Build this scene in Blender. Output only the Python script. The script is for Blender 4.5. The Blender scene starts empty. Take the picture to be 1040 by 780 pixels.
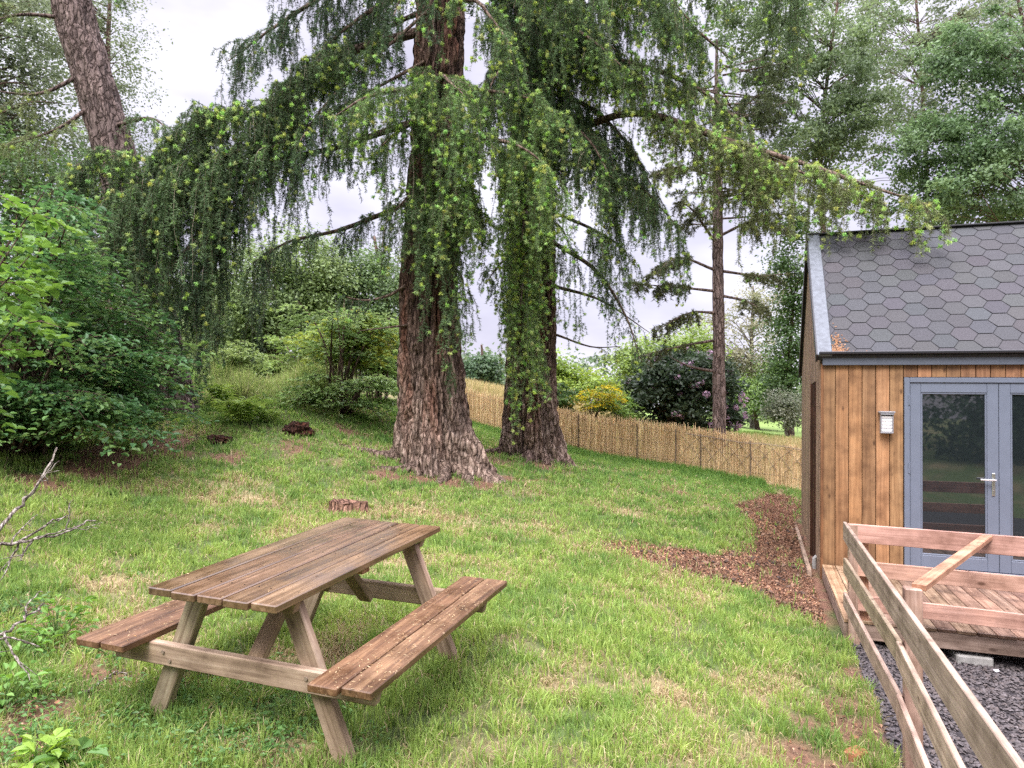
import bpy, math, numpy as np
from mathutils import Matrix, Vector
rng = np.random.default_rng(7)
EYE = 1.55
F, PITCH, ROLL = 720.0, math.atan(24 / 720.0), math.radians(1.0)
scene = bpy.context.scene
COL = scene.collection

# ------------------------------------------------------------------ geometry of the view (used to survey the place)
def ray(px, py):
    u, v = px - 520.0, py - 390.0
    cr, sr = math.cos(ROLL), math.sin(ROLL)
    u, v = u * cr + v * sr, -u * sr + v * cr
    d = np.array([u / F, 1.0, -v / F])
    c, s = math.cos(PITCH), math.sin(PITCH)
    return np.array([d[0], d[1] * c - d[2] * s, d[1] * s + d[2] * c])

def U(px, py, Y):
    d = ray(px, py)
    p = d * (Y / d[1])
    return np.array([p[0], p[1], p[2] + EYE])

# ------------------------------------------------------------------ noise
def _h(ix, iy, iz):
    n = (ix * 374761393 + iy * 668265263 + iz * 2147483647 + 1013904223) & 0xFFFFFFFF
    n = ((n ^ (n >> 13)) * 1274126177) & 0xFFFFFFFF
    n = n ^ (n >> 16)
    return (n & 0xFFFFFF) / float(0xFFFFFF)

def noise3(p):
    p = np.asarray(p, float)
    i = np.floor(p).astype(np.int64); f = p - i
    f = f * f * (3 - 2 * f)
    r = 0
    for dx in (0, 1):
        for dy in (0, 1):
            for dz in (0, 1):
                w = (f[..., 0] if dx else 1 - f[..., 0]) * (f[..., 1] if dy else 1 - f[..., 1]) * (f[..., 2] if dz else 1 - f[..., 2])
                r = r + w * _h(i[..., 0] + dx, i[..., 1] + dy, i[..., 2] + dz)
    return r

def fbm(p, o=4):
    p = np.asarray(p, float); a, t, r = 1.0, 0.0, 0
    for k in range(o):
        r = r + a * noise3(p * 2 ** k + 17.3 * k); t += a; a *= .5
    return r / t

def xy3(x, y, s=1.0, z=0.0):
    return np.stack([np.asarray(x) * s, np.asarray(y) * s, np.zeros_like(np.asarray(x, float)) + z], -1)

# ------------------------------------------------------------------ mesh plumbing
def mesh_obj(name, V, faces, mat, parent=None, col=None, grain=None, smooth=False, mats=None, midx=None):
    """faces: list of int arrays (n,k)"""
    me = bpy.data.meshes.new(name)
    V = np.asarray(V, np.float32)
    faces = [np.asarray(f, np.int32) for f in faces if len(f)]
    nl = sum(f.size for f in faces); nf = sum(len(f) for f in faces)
    me.vertices.add(len(V)); me.vertices.foreach_set('co', V.ravel())
    me.loops.add(nl); me.loops.foreach_set('vertex_index', np.concatenate([f.ravel() for f in faces]))
    me.polygons.add(nf)
    tot = np.concatenate([np.full(len(f), f.shape[1], np.int32) for f in faces])
    start = np.concatenate([[0], np.cumsum(tot)[:-1]]).astype(np.int32)
    me.polygons.foreach_set('loop_start', start)
    me.update(calc_edges=True)
    me.polygons.foreach_set('use_smooth', np.full(nf, bool(smooth)))
    if col is not None:
        a = me.attributes.new('Col', 'FLOAT_COLOR', 'POINT')
        c = np.ones((len(V), 4), np.float32); c[:, :3] = col
        a.data.foreach_set('color', c.ravel())
    if grain is not None:
        a = me.attributes.new('grain', 'FLOAT_VECTOR', 'POINT')
        a.data.foreach_set('vector', np.asarray(grain, np.float32).ravel())
    if mats:
        for m in mats: me.materials.append(m)
        me.polygons.foreach_set('material_index', np.asarray(midx, np.int32))
    else:
        me.materials.append(mat)
    o = bpy.data.objects.new(name, me)
    COL.objects.link(o)
    if parent is not None: o.parent = parent
    return o

class Geo:
    """collects pieces of ONE mesh"""
    def __init__(s): s.V = []; s.F = {}; s.C = []; s.G = []; s.n = 0
    def add(s, V, faces, col=(1, 1, 1), grain=None):
        V = np.asarray(V, float)
        for f in faces:
            f = np.asarray(f, np.int64)
            if len(f): s.F.setdefault(f.shape[1], []).append(f + s.n)
        s.V.append(V); s.n += len(V)
        c = np.asarray(col, float)
        s.C.append(np.broadcast_to(c, (len(V), 3)))
        s.G.append(V if grain is None else grain)
        return s
    def build(s, name, mat, parent=None, smooth=False):
        return mesh_obj(name, np.concatenate(s.V), [np.concatenate(f) for f in s.F.values()], mat, parent,
                        np.concatenate(s.C), np.concatenate(s.G), smooth)

_bx = None
def bevel_box():
    global _bx
    if _bx: return _bx
    corners = [(i, j, k) for i in (-1, 1) for j in (-1, 1) for k in (-1, 1)]
    idx = {c: n for n, c in enumerate(corners)}
    quads, tris = [], []
    def vid(c, a): return idx[c] * 3 + a          # vertex of corner c lying on the face of axis a
    for a in range(3):
        b, d = (a + 1) % 3, (a + 2) % 3
        for s in (-1, 1):
            q = []
            for sb, sd in ((-1, -1), (1, -1), (1, 1), (-1, 1)):
                c = [0, 0, 0]; c[a] = s; c[b] = sb; c[d] = sd
                q.append(vid(tuple(c), a))
            quads.append(q if s > 0 else q[::-1])
        for sb in (-1, 1):
            for sd in (-1, 1):
                c0 = [0, 0, 0]; c0[a] = -1; c0[b] = sb; c0[d] = sd
                c1 = list(c0); c1[a] = 1
                q = [vid(tuple(c0), b), vid(tuple(c1), b), vid(tuple(c1), d), vid(tuple(c0), d)]
                quads.append(q if sb * sd < 0 else q[::-1])
    for c in corners:
        t = [vid(c, 0), vid(c, 1), vid(c, 2)]
        tris.append(t if c[0] * c[1] * c[2] > 0 else t[::-1])
    _bx = (np.array(corners), np.array(quads), np.array(tris))
    return _bx

def frame(ax, up):
    ax = np.asarray(ax, float); L = np.linalg.norm(ax); e0 = ax / L
    up = np.asarray(up, float); e1 = np.cross(up, e0); e1 /= np.linalg.norm(e1); e2 = np.cross(e0, e1)
    return L, e0, e1, e2

def board(g, p0, p1, w, t, up=(0, 0, 1), bev=.004, tint=None, tj=.16, cut=0.0):
    """a sawn board from p0 to p1: w across, t along `up`; carries its own grain coordinates"""
    p0 = np.asarray(p0, float); p1 = np.asarray(p1, float)
    L, e0, e1, e2 = frame(p1 - p0, up)
    cs, Q, T = bevel_box()
    h = np.array([L / 2, w / 2, t / 2])
    P = np.repeat(cs, 3, 0) * h
    for a in range(3):
        sel = np.arange(24) % 3 != a
        P[sel, a] -= np.sign(P[sel, a]) * min(bev, h[a] * .45)
    if cut: P[:, 0] += cut * P[:, 2] * np.sign(P[:, 0])
    W = (p0 + p1) / 2 + P[:, :1] * e0 + P[:, 1:2] * e1 + P[:, 2:] * e2
    off = rng.uniform(-40, 40, 3)
    c = np.ones(3) * (1 + rng.uniform(-tj, tj)) * (np.ones(3) if tint is None else np.asarray(tint))
    c = c * (1 + rng.uniform(-.05, .05, 3))
    g.add(W, [Q, T], c, P + off)

def box(g, c, s, col=(1, 1, 1), bev=.003):
    c = np.asarray(c, float); s = np.asarray(s, float)
    board(g, c - [s[0] / 2, 0, 0], c + [s[0] / 2, 0, 0], s[1], s[2], bev=bev, tint=col, tj=0)

def tube(g, pts, rad, n=8, col=(1, 1, 1), cap=True, wob=0):
    pts = np.asarray(pts, float); K = len(pts); rad = np.broadcast_to(np.asarray(rad, float), (K,))
    tan = np.gradient(pts, axis=0); tan /= np.linalg.norm(tan, axis=1)[:, None] + 1e-9
    ref = np.array([0, 0, 1.]) if abs(tan[0][2]) < .8 else np.array([1., 0, 0])
    a = np.cross(tan, ref); a /= np.linalg.norm(a, axis=1)[:, None] + 1e-9
    b = np.cross(tan, a)
    th = np.arange(n) * 2 * np.pi / n
    R = rad[:, None] * (1 + (wob * rng.uniform(-1, 1, (K, n)) if wob else 0))
    V = pts[:, None] + R[..., None] * (np.cos(th)[None, :, None] * a[:, None] + np.sin(th)[None, :, None] * b[:, None])
    i = np.arange(K - 1)[:, None] * n; j = np.arange(n)[None]
    q = np.stack([i + j, i + (j + 1) % n, i + n + (j + 1) % n, i + n + j], -1).reshape(-1, 4)
    fs = [q]
    V = V.reshape(-1, 3)
    if cap:
        V = np.concatenate([V, pts[:1], pts[-1:]])
        j = np.arange(n)
        fs.append(np.concatenate([np.stack([np.full(n, K * n), (j + 1) % n, j], -1),
                                  np.stack([np.full(n, K * n + 1), (K - 1) * n + j, (K - 1) * n + (j + 1) % n], -1)]))
    gr = np.concatenate([np.repeat(np.linspace(0, np.linalg.norm(np.diff(pts, axis=0), axis=1).sum(), K), n), [0, 0]])[:len(V)]
    G = np.stack([gr, V[:, 0], V[:, 1] + V[:, 2]], -1)
    g.add(V, fs, col, G)

def smoothline(pts, n=24):
    """Catmull-Rom through the points"""
    P = np.asarray(pts, float)
    P = np.concatenate([[2 * P[0] - P[1]], P, [2 * P[-1] - P[-2]]])
    out = []
    m = len(P) - 3
    for t in np.linspace(0, m - 1e-6, n):
        k = int(t); f = t - k
        a, b, c, d = P[k:k + 4]
        out.append(.5 * (2 * b + (c - a) * f + (2 * a - 5 * b + 4 * c - d) * f * f + (3 * b - a - 3 * c + d) * f ** 3))
    return np.array(out)

# ------------------------------------------------------------------ object bookkeeping
def tag(o, label=None, cat=None, group=None, kind=None):
    if label: o['label'] = label
    if cat: o['category'] = cat
    if group: o['group'] = group
    if kind: o['kind'] = kind
    return o

def thing(name, label, cat, loc=(0, 0, 0), rz=0.0, group=None):
    o = bpy.data.objects.new(name, None); COL.objects.link(o)
    o.location = loc; o.rotation_euler = (0, 0, rz); o.empty_display_size = .2
    return tag(o, label, cat, group)

def local(o, P):
    """world points -> the frame of an unrotated thing"""
    return np.asarray(P, float) - np.array(o.location)

# ------------------------------------------------------------------ materials
def new_mat(name):
    m = bpy.data.materials.new(name); m.use_nodes = True
    nt = m.node_tree; b = nt.nodes['Principled BSDF']
    return m, nt, b

def N(nt, typ, **kw):
    n = nt.nodes.new(typ)
    for k, v in kw.items():
        if k in n.inputs: n.inputs[k].default_value = v
        else: setattr(n, k, v)
    return n

def ramp(nt, stops, fac=None):
    r = nt.nodes.new('ShaderNodeValToRGB')
    e = r.color_ramp.elements
    while len(e) > 1: e.remove(e[-1])
    e[0].position = stops[0][0]; e[0].color = (*stops[0][1], 1)
    for p, c in stops[1:]:
        x = e.new(p); x.color = (*c, 1)
    if fac is not None: nt.links.new(fac, r.inputs[0])
    return r

def mix(nt, typ, fac, a, b):
    m = nt.nodes.new('ShaderNodeMix'); m.data_type = 'RGBA'; m.blend_type = typ
    for s, v in ((0, fac), (6, a), (7, b)):
        if hasattr(v, 'is_linked') or hasattr(v, 'links'): nt.links.new(v, m.inputs[s])
        else: m.inputs[s].default_value = v if s == 0 else (*v, 1)
    return m.outputs[2]

def mat_leaf(name, trans=.35, rough=.55, spec=.3):
    m, nt, b = new_mat(name)
    a = N(nt, 'ShaderNodeAttribute', attribute_name='Col')
    nt.links.new(a.outputs['Color'], b.inputs['Base Color'])
    b.inputs['Roughness'].default_value = rough
    b.inputs['Specular IOR Level'].default_value = spec
    t = N(nt, 'ShaderNodeBsdfTranslucent')
    hs = N(nt, 'ShaderNodeHueSaturation', Hue=.485, Saturation=1.1, Value=1.25)
    nt.links.new(a.outputs['Color'], hs.inputs['Color']); nt.links.new(hs.outputs[0], t.inputs['Color'])
    ms = N(nt, 'ShaderNodeMixShader'); ms.inputs[0].default_value = trans
    nt.links.new(b.outputs[0], ms.inputs[1]); nt.links.new(t.outputs[0], ms.inputs[2])
    nt.links.new(ms.outputs[0], nt.nodes['Material Output'].inputs[0])
    return m

def mat_wood(name, dark, mid, light, rough=.7, gl=3.0, gc=42.0, blotch=None, bump=.25, spec=.35, knots=True, wet=None):
    dark, mid, light = (tuple(x * .84 for x in v) for v in (dark, mid, light))
    m, nt, b = new_mat(name)
    g = N(nt, 'ShaderNodeAttribute', attribute_name='grain')
    c = N(nt, 'ShaderNodeAttribute', attribute_name='Col')
    mp = N(nt, 'ShaderNodeMapping'); mp.inputs['Scale'].default_value = (gl, gc, gc)
    nt.links.new(g.outputs['Vector'], mp.inputs['Vector'])
    n1 = N(nt, 'ShaderNodeTexNoise', Scale=1.0, Detail=6.0, Roughness=.65, Distortion=.6)
    nt.links.new(mp.outputs[0], n1.inputs['Vector'])
    r1 = ramp(nt, [(.3, dark), (.5, mid), (.7, light)], n1.outputs['Fac'])
    n2 = N(nt, 'ShaderNodeTexNoise', Scale=5.0, Detail=5.0, Roughness=.6)
    nt.links.new(g.outputs['Vector'], n2.inputs['Vector'])
    r2 = ramp(nt, [(.3, (.55, .52, .5)), (.55, (1, 1, 1)), (.75, (1.25, 1.22, 1.18))], n2.outputs['Fac'])
    col = mix(nt, 'MULTIPLY', 1.0, r1.outputs[0], r2.outputs[0])
    if blotch:
        n4 = N(nt, 'ShaderNodeTexNoise', Scale=blotch[1], Detail=8.0, Roughness=.75)
        nt.links.new(g.outputs['Vector'], n4.inputs['Vector'])
        r4 = ramp(nt, [(blotch[2], (0, 0, 0)), (blotch[2] + .08, (1, 1, 1))], n4.outputs['Fac'])
        col = mix(nt, 'MIX', r4.outputs[0], col, blotch[0])
    if knots:
        vo = N(nt, 'ShaderNodeTexVoronoi', Scale=1.0); mk = N(nt, 'ShaderNodeMapping'); mk.inputs['Scale'].default_value = (3.2, 7, 7)
        nt.links.new(g.outputs['Vector'], mk.inputs['Vector']); nt.links.new(mk.outputs[0], vo.inputs['Vector'])
        rk = ramp(nt, [(.05, (.3, .25, .22)), (.13, (1, 1, 1))], vo.outputs['Distance'])
        col = mix(nt, 'MULTIPLY', .85, col, rk.outputs[0])
    col = mix(nt, 'MULTIPLY', 1.0, col, c.outputs['Color'])
    nt.links.new(col, b.inputs['Base Color'])
    b.inputs['Specular IOR Level'].default_value = spec
    if wet:
        rr = ramp(nt, [(.35, (wet[0],) * 3), (.65, (wet[1],) * 3)], n2.outputs['Fac'])
        nt.links.new(rr.outputs[0], b.inputs['Roughness'])
    else:
        b.inputs['Roughness'].default_value = rough
    bp = N(nt, 'ShaderNodeBump', Strength=bump, Distance=.004)
    nt.links.new(n1.outputs['Fac'], bp.inputs['Height']); nt.links.new(bp.outputs[0], b.inputs['Normal'])
    return m

def mat_plain(name, col, rough=.5, metal=0, spec=.5, var=.12, scale=8.0, bump=0.0, use_col=False):
    m, nt, b = new_mat(name)
    tc = N(nt, 'ShaderNodeTexCoord')
    n = N(nt, 'ShaderNodeTexNoise', Scale=scale, Detail=6.0, Roughness=.65)
    nt.links.new(tc.outputs['Object'], n.inputs['Vector'])
    r = ramp(nt, [(.3, tuple(x * (1 - var) for x in col)), (.7, tuple(x * (1 + var) for x in col))], n.outputs['Fac'])
    out = r.outputs[0]
    if use_col:
        a = N(nt, 'ShaderNodeAttribute', attribute_name='Col')
        out = mix(nt, 'MULTIPLY', 1.0, out, a.outputs['Color'])
    nt.links.new(out, b.inputs['Base Color'])
    b.inputs['Roughness'].default_value = rough; b.inputs['Metallic'].default_value = metal
    b.inputs['Specular IOR Level'].default_value = spec
    if bump:
        bp = N(nt, 'ShaderNodeBump', Strength=bump, Distance=.01)
        nt.links.new(n.outputs['Fac'], bp.inputs['Height']); nt.links.new(bp.outputs[0], b.inputs['Normal'])
    return m

def mat_bark(name, dark, mid, light, sz=7.0, sh=22.0):
    m, nt, b = new_mat(name)
    tc = N(nt, 'ShaderNodeTexCoord')
    mp = N(nt, 'ShaderNodeMapping'); mp.inputs['Scale'].default_value = (sh, sh, sz)
    nt.links.new(tc.outputs['Object'], mp.inputs['Vector'])
    n = N(nt, 'ShaderNodeTexNoise', Scale=1.0, Detail=7.0, Roughness=.7, Distortion=1.2)
    nt.links.new(mp.outputs[0], n.inputs['Vector'])
    r = ramp(nt, [(.28, dark), (.5, mid), (.72, light)], n.outputs['Fac'])
    n2 = N(nt, 'ShaderNodeTexNoise', Scale=2.2, Detail=4.0)
    nt.links.new(tc.outputs['Object'], n2.inputs['Vector'])
    r2 = ramp(nt, [(.35, (.75, .7, .68)), (.65, (1.15, 1.1, 1.05))], n2.outputs['Fac'])
    c = mix(nt, 'MULTIPLY', 1.0, r.outputs[0], r2.outputs[0])
    mv = N(nt, 'ShaderNodeMapping'); mv.inputs['Scale'].default_value = (sh * .5, sh * .5, sz * .32)
    nw = N(nt, 'ShaderNodeTexNoise', Scale=3.0, Detail=3.0); nt.links.new(tc.outputs['Object'], nw.inputs['Vector'])
    ad = nt.nodes.new('ShaderNodeVectorMath'); ad.operation = 'MULTIPLY_ADD'; ad.inputs[1].default_value = (.25, .25, .3)
    nt.links.new(nw.outputs['Color'], ad.inputs[0]); nt.links.new(tc.outputs['Object'], ad.inputs[2]); nt.links.new(ad.outputs[0], mv.inputs['Vector'])
    vo = N(nt, 'ShaderNodeTexVoronoi', feature='DISTANCE_TO_EDGE', Scale=1.0); nt.links.new(mv.outputs[0], vo.inputs['Vector'])
    rv = ramp(nt, [(.0, (.34, .29, .27)), (.09, (.8, .78, .76)), (.22, (1.08, 1.08, 1.08))], vo.outputs['Distance'])
    c = mix(nt, 'MULTIPLY', .9, c, rv.outputs[0])
    a = N(nt, 'ShaderNodeAttribute', attribute_name='Col')
    c = mix(nt, 'MULTIPLY', 1.0, c, a.outputs['Color'])
    nt.links.new(c, b.inputs['Base Color'])
    b.inputs['Roughness'].default_value = .9; b.inputs['Specular IOR Level'].default_value = .2
    bp = N(nt, 'ShaderNodeBump', Strength=.6, Distance=.03)
    bp2 = N(nt, 'ShaderNodeBump', Strength=.8, Distance=.05); nt.links.new(rv.outputs[0], bp2.inputs['Height']); nt.links.new(bp2.outputs[0], bp.inputs['Normal'])
    nt.links.new(n.outputs['Fac'], bp.inputs['Height']); nt.links.new(bp.outputs[0], b.inputs['Normal'])
    return m

M = {}
M['needle'] = mat_leaf('fir_needles', .32, .6, .25)
M['leaf'] = mat_leaf('broad_leaves', .4, .45, .4)
M['grass'] = mat_leaf('grass_blades', .4, .6, .25)
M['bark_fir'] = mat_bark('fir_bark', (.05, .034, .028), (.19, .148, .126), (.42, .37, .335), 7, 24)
M['bark_grey'] = mat_bark('grey_bark', (.05, .04, .038), (.17, .135, .13), (.32, .27, .26), 6, 26)
M['bark'] = mat_bark('tree_bark', (.05, .035, .028), (.15, .105, .085), (.27, .21, .18), 9, 30)
M['bark_pale'] = mat_bark('pale_bark', (.12, .1, .09), (.3, .28, .26), (.5, .47, .44), 12, 20)
M['dead'] = mat_bark('dead_wood', (.18, .16, .14), (.36, .33, .30), (.5, .47, .44), 20, 60)
M['tabletop'] = mat_wood('wet_brown_planks', (.065, .037, .019), (.155, .092, .047), (.26, .17, .10), gl=1.6, gc=34, wet=(.1, .32), spec=.65, bump=.2, knots=False)
M['bench'] = mat_wood('mossy_bench_planks', (.06, .03, .015), (.15, .08, .038), (.27, .165, .085), gl=2.0, gc=38, wet=(.35, .7), spec=.4,
                      blotch=((.40, .29, .17), 34.0, .60), bump=.4)
M['frame_wood'] = mat_wood('greyed_frame_timber', (.17, .115, .075), (.34, .25, .17), (.47, .37, .27), .75, gl=2.0, gc=40)
M['rail'] = mat_wood('sawn_rail_timber', (.26, .16, .115), (.42, .275, .2), (.55, .39, .3), .75, gl=1.5, gc=36, wet=(.35, .7))
M['rail_grey'] = mat_wood('weathered_rail_timber', (.21, .148, .105), (.39, .287, .212), (.56, .43, .33), .75, gl=1.5, gc=36)
M['clad'] = mat_wood('oiled_larch_cladding', (.2, .098, .045), (.32, .165, .078), (.42, .235, .12), .6, gl=.9, gc=30)
M['clad_grey'] = mat_wood('weathered_cladding', (.16, .10, .06), (.31, .205, .13), (.42, .30, .21), .75, gl=1.2, gc=26)
M['deck'] = mat_wood('wet_red_decking', (.14, .08, .053), (.26, .16, .108), (.40, .27, .195), gl=1.2, gc=40, wet=(.3, .65))
M['door_dark'] = mat_wood('dark_stained_door', (.03, .014, .008), (.07, .03, .018), (.11, .05, .03), .5)
M['reed'] = mat_wood('dry_reed', (.52, .38, .22), (.74, .57, .36), (.9, .75, .53), .8, gl=3, gc=60, knots=False)
M['post_brown'] = mat_wood('brown_stake', (.12, .08, .05), (.24, .17, .11), (.36, .27, .19), .8)
M['alu'] = mat_plain('grey_blue_aluminium', (.13, .15, .195), .4, 0, .5, .06)
M['verge'] = mat_plain('pale_verge_metal', (.115, .128, .148), .55, 0, .4, .35, 14)
M['fascia'] = mat_plain('slate_grey_fascia', (.08, .092, .12), .5, 0, .5, .1)
M['black'] = mat_plain('black_plastic', (.012, .012, .015), .4)
M['shingle'] = mat_plain('bitumen_shingle', (.062, .062, .067), .9, 0, .25, .35, 120, .4, True)
M['felt'] = mat_plain('dark_roof_felt', (.036, .036, .04), .9)
M['steel'] = mat_plain('brushed_steel', (.62, .62, .62), .3, 1, .5, .06)
M['lampgrey'] = mat_plain('lamp_grey', (.28, .28, .3), .45)
M['lampwhite'] = mat_plain('lamp_white', (.78, .78, .8), .4, 0, .5, .04)
M['concrete'] = mat_plain('pale_concrete', (.30, .29, .275), .9, 0, .2, .2, 20, .3)
M['stone'] = mat_plain('gravel_stone', (.8, .78, .82), .75, 0, .3, .2, 60, .3, True)
M['wire'] = mat_plain('rusty_wire', (.2, .15, .11), .7)
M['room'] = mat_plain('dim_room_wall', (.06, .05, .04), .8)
M['chip'] = mat_plain('bark_chip', (1, 1, 1), .9, 0, .2, .3, 30, 0, True)
m, nt, b = new_mat('window_glass'); M['glass'] = m
b.inputs['Base Color'].default_value = (.012, .016, .018, 1); b.inputs['Roughness'].default_value = .02
b.inputs['Specular IOR Level'].default_value = .5; b.inputs['IOR'].default_value = 2.0
tr = N(nt, 'ShaderNodeBsdfTransparent'); tr.inputs[0].default_value = (.55, .6, .6, 1)
ms = N(nt, 'ShaderNodeMixShader'); ms.inputs[0].default_value = .04
nt.links.new(b.outputs[0], ms.inputs[1]); nt.links.new(tr.outputs[0], ms.inputs[2]); nt.links.new(ms.outputs[0], nt.nodes['Material Output'].inputs[0])

# ------------------------------------------------------------------ terrain
ctrl = np.array([
    (0, 0, -1.56), (-1.5, 3.45, -1.575), (-.55, 3.2, -1.6), (-.3, 4.6, -1.5), (-1.5, 4.9, -1.48), (-.3, 6.5, -1.43), (-2, 9, -1.27), (-1.3, 11.7, -1.1), (.33, 13.7, -1.0),
    (5.8, 14.4, -1.56), (1.86, 16.7, -1.11), (-1.1, 19.5, -.5), (3.58, 8.18, -1.9), (4.9, 11.9, -1.8), (8, 8, -1.95), (8, 12, -1.85),
    (2.1, 3.9, -1.92), (2.84, 6, -1.92), (1.4, 1.8, -1.9), (4, 4, -1.97), (1.2, 3, -1.75), (1.2, 5, -1.68), (2, 8, -1.68), (6, 2, -2), (1.5, 10.5, -1.42),
    (-5.4, 7.5, -1.0), (-2, 2.8, -1.5), (-5.4, 11, -.5), (-3.8, 12.2, -.38), (-4, 15, .05), (-8, 15, .3), (-10, 8, -.5), (-5, 3, -1.3), (-2.4, 13.8, -.55),
    (-3, 0, -1.5), (-6, -3, -1.4), (3, -3, -1.9), (0, -8, -1.6), (0, -20, -1.2), (-20, -20, -1), (20, -20, -2),
    (5, 28, -.65), (12, 35, -1.0), (2, 28, -.05), (-1, 25, .45), (-8, 30, 1.6), (-20, 30, 2.5), (20, 30, -1.5), (20, 10, -2), (14, 24, -1.3),
    (15, 60, -.6), (-15, 60, 3), (0, 60, 1), (-45, 10, 2), (-45, 60, 4), (45, 60, -1), (45, 10, -2.2)])
def _tps(r2): return np.where(r2 > 0, r2 * np.log(np.maximum(r2, 1e-12)), 0.0)
_c = ctrl[:, :2]; _n = len(ctrl)
_K = _tps(((_c[:, None] - _c[None]) ** 2).sum(-1)) + np.eye(_n) * .8
_P = np.concatenate([np.ones((_n, 1)), _c], 1)
_A = np.block([[_K, _P], [_P.T, np.zeros((3, 3))]])
_w = np.linalg.solve(_A, np.concatenate([ctrl[:, 2], np.zeros(3)]))

def ground_z(x, y):
    x = np.asarray(x, float); y = np.asarray(y, float)
    xc = np.clip(x, -60, 60); yc = np.clip(y, -25, 75)
    sh = xc.shape; q = np.stack([xc.ravel(), yc.ravel()], -1)
    out = np.empty(len(q))
    for i in range(0, len(q), 20000):
        s = q[i:i + 20000]
        out[i:i + 20000] = _tps(((s[:, None] - _c[None]) ** 2).sum(-1)) @ _w[:_n] + _w[_n] + s @ _w[_n + 1:]
    z = out.reshape(sh) + EYE
    yard = np.clip((x - (2.0 + (y - 3.9) * .36)) * 2.5, 0, 1) * np.clip((6.6 - y) * 2, 0, 1)
    b = fbm(xy3(x, y, 1.3), 3) - .5
    return z + b * .10 * (1 - .8 * yard)

def gpt(px, py, lift=0.0):
    d = ray(px, py); lo, hi = .8, 80.0
    ys = np.geomspace(lo, hi, 400)
    P = d[None] / d[1] * ys[:, None]
    below = P[:, 2] + EYE - ground_z(P[:, 0], P[:, 1])
    k = np.argmax(below < 0) if (below < 0).any() else len(ys) - 1
    a, c = ys[max(k - 1, 0)], ys[k]
    fa, fc = below[max(k - 1, 0)], below[k]
    y = a + (c - a) * (fa / (fa - fc)) if fa != fc else c
    p = d / d[1] * y
    return np.array([p[0], p[1], float(ground_z(p[0], p[1])) + lift])

# surface masks: (pixel x, pixel y, radius across m, radius in depth m)
def blobs(x, y, lst):
    m = np.zeros_like(np.asarray(x, float))
    for px, py, rx, ry in lst:
        p = gpt(px, py)
        m = np.maximum(m, np.exp(-(((x - p[0]) / rx) ** 2 + ((y - p[1]) / ry) ** 2)))
    return m
BED = [(800, 515, .6, 1.2), (790, 560, .55, .9), (825, 590, .45, .8), (835, 622, .3, .4), (770, 585, .5, .45), (725, 585, .42, .3), (690, 568, .35, .25),
       (650, 562, .33, .25), (622, 560, .25, .22), (780, 505, .6, .9), (760, 520, .4, .6)]
BARE = [(100, 470, 1.2, 1.1), (170, 455, .8, .8), (40, 490, 1.0, .6), (225, 465, .5, .6), (850, 745, .45, .36), (880, 690, .25, .3), (850, 715, .3, .25), (860, 790, .45, .35), (820, 760, .3, .3), (905, 760, .25, .3), (440, 490, 1.3, .6), (395, 482, .7, .5), (500, 486, .7, .4), (540, 472, .9, .45), (870, 735, .4, .3),
        (560, 490, .7, .3), (680, 500, .4, .3), (480, 490, 1.0, .5), (300, 455, .6, .5), (355, 440, .4, .5), (30, 620, .25, .25), (45, 720, .28, .2), (110, 690, .3, .2), (20, 760, .2, .2)]
STRAW = [(130, 530, .5, .5), (210, 535, .6, .35), (110, 590, .45, .4), (565, 665, .3, .25), (525, 690, .3, .18), (650, 700, .35, .2), (560, 625, .3, .4), (500, 535, .8, .6), (350, 575, .7, .5),
         (640, 520, .6, .4), (740, 690, .35, .3), (270, 600, .5, .4), (300, 760, .4, .15), (330, 670, .4, .3), (380, 520, .8, .6), (160, 640, .5, .4), (800, 700, .3, .3), (260, 510, .7, .5)]
BEDPOLY = [(748, 512), (790, 498), (808, 506), (814, 525), (838, 575), (858, 622), (852, 640), (815, 630), (770, 607), (735, 594), (700, 586), (660, 575), (612, 564), (604, 551), (640, 549), (690, 557), (722, 566), (752, 562), (768, 545), (758, 530)]
_bp = None
def in_poly(x, y):
    global _bp
    if _bp is None: _bp = np.array([gpt(*p)[:2] for p in BEDPOLY])
    ins = np.zeros(x.shape, bool); n = len(_bp)
    for i in range(n):
        (x0, y0), (x1, y1) = _bp[i], _bp[(i + 1) % n]
        c = ((y0 > y) != (y1 > y)) & (x < (x1 - x0) * (y - y0) / (y1 - y0 + 1e-12) + x0); ins ^= c
    return ins
def masks(x, y):
    n = fbm(xy3(x, y, 3.0), 3); n2 = fbm(xy3(x, y, .8, 5.1), 3); n3 = fbm(xy3(x, y, 9.0, 2.2), 2)
    w1 = (fbm(xy3(x, y, 2.2, 4.4), 3) - .5) * .5; w2 = (fbm(xy3(x, y, 2.2, 9.4), 3) - .5) * .5
    bed = np.mean([in_poly(x + w1 + a * .09, y + w2 + b * .12) for a, b in ((0, 0), (1, 0), (-1, 0), (0, 1), (0, -1))], 0) * np.clip(1.25 - np.clip(n3 - .62, 0, 1) * 5, .35, 1) * np.clip(.68 + (x - 1.2) * .5, .68, 1)
    bare = np.clip((blobs(x, y, BARE) + (n - .5) * .9 + (n3 - .5) * .5 - .52) * 3, 0, 1)
    straw = np.clip(blobs(x, y, STRAW) * .75 + (n - .5) * 1.6 + (n2 - .5) * 1.5 + (n3 - .5) * .8 + .015, 0, 1)
    return bed, bare, straw, n, n2

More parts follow.
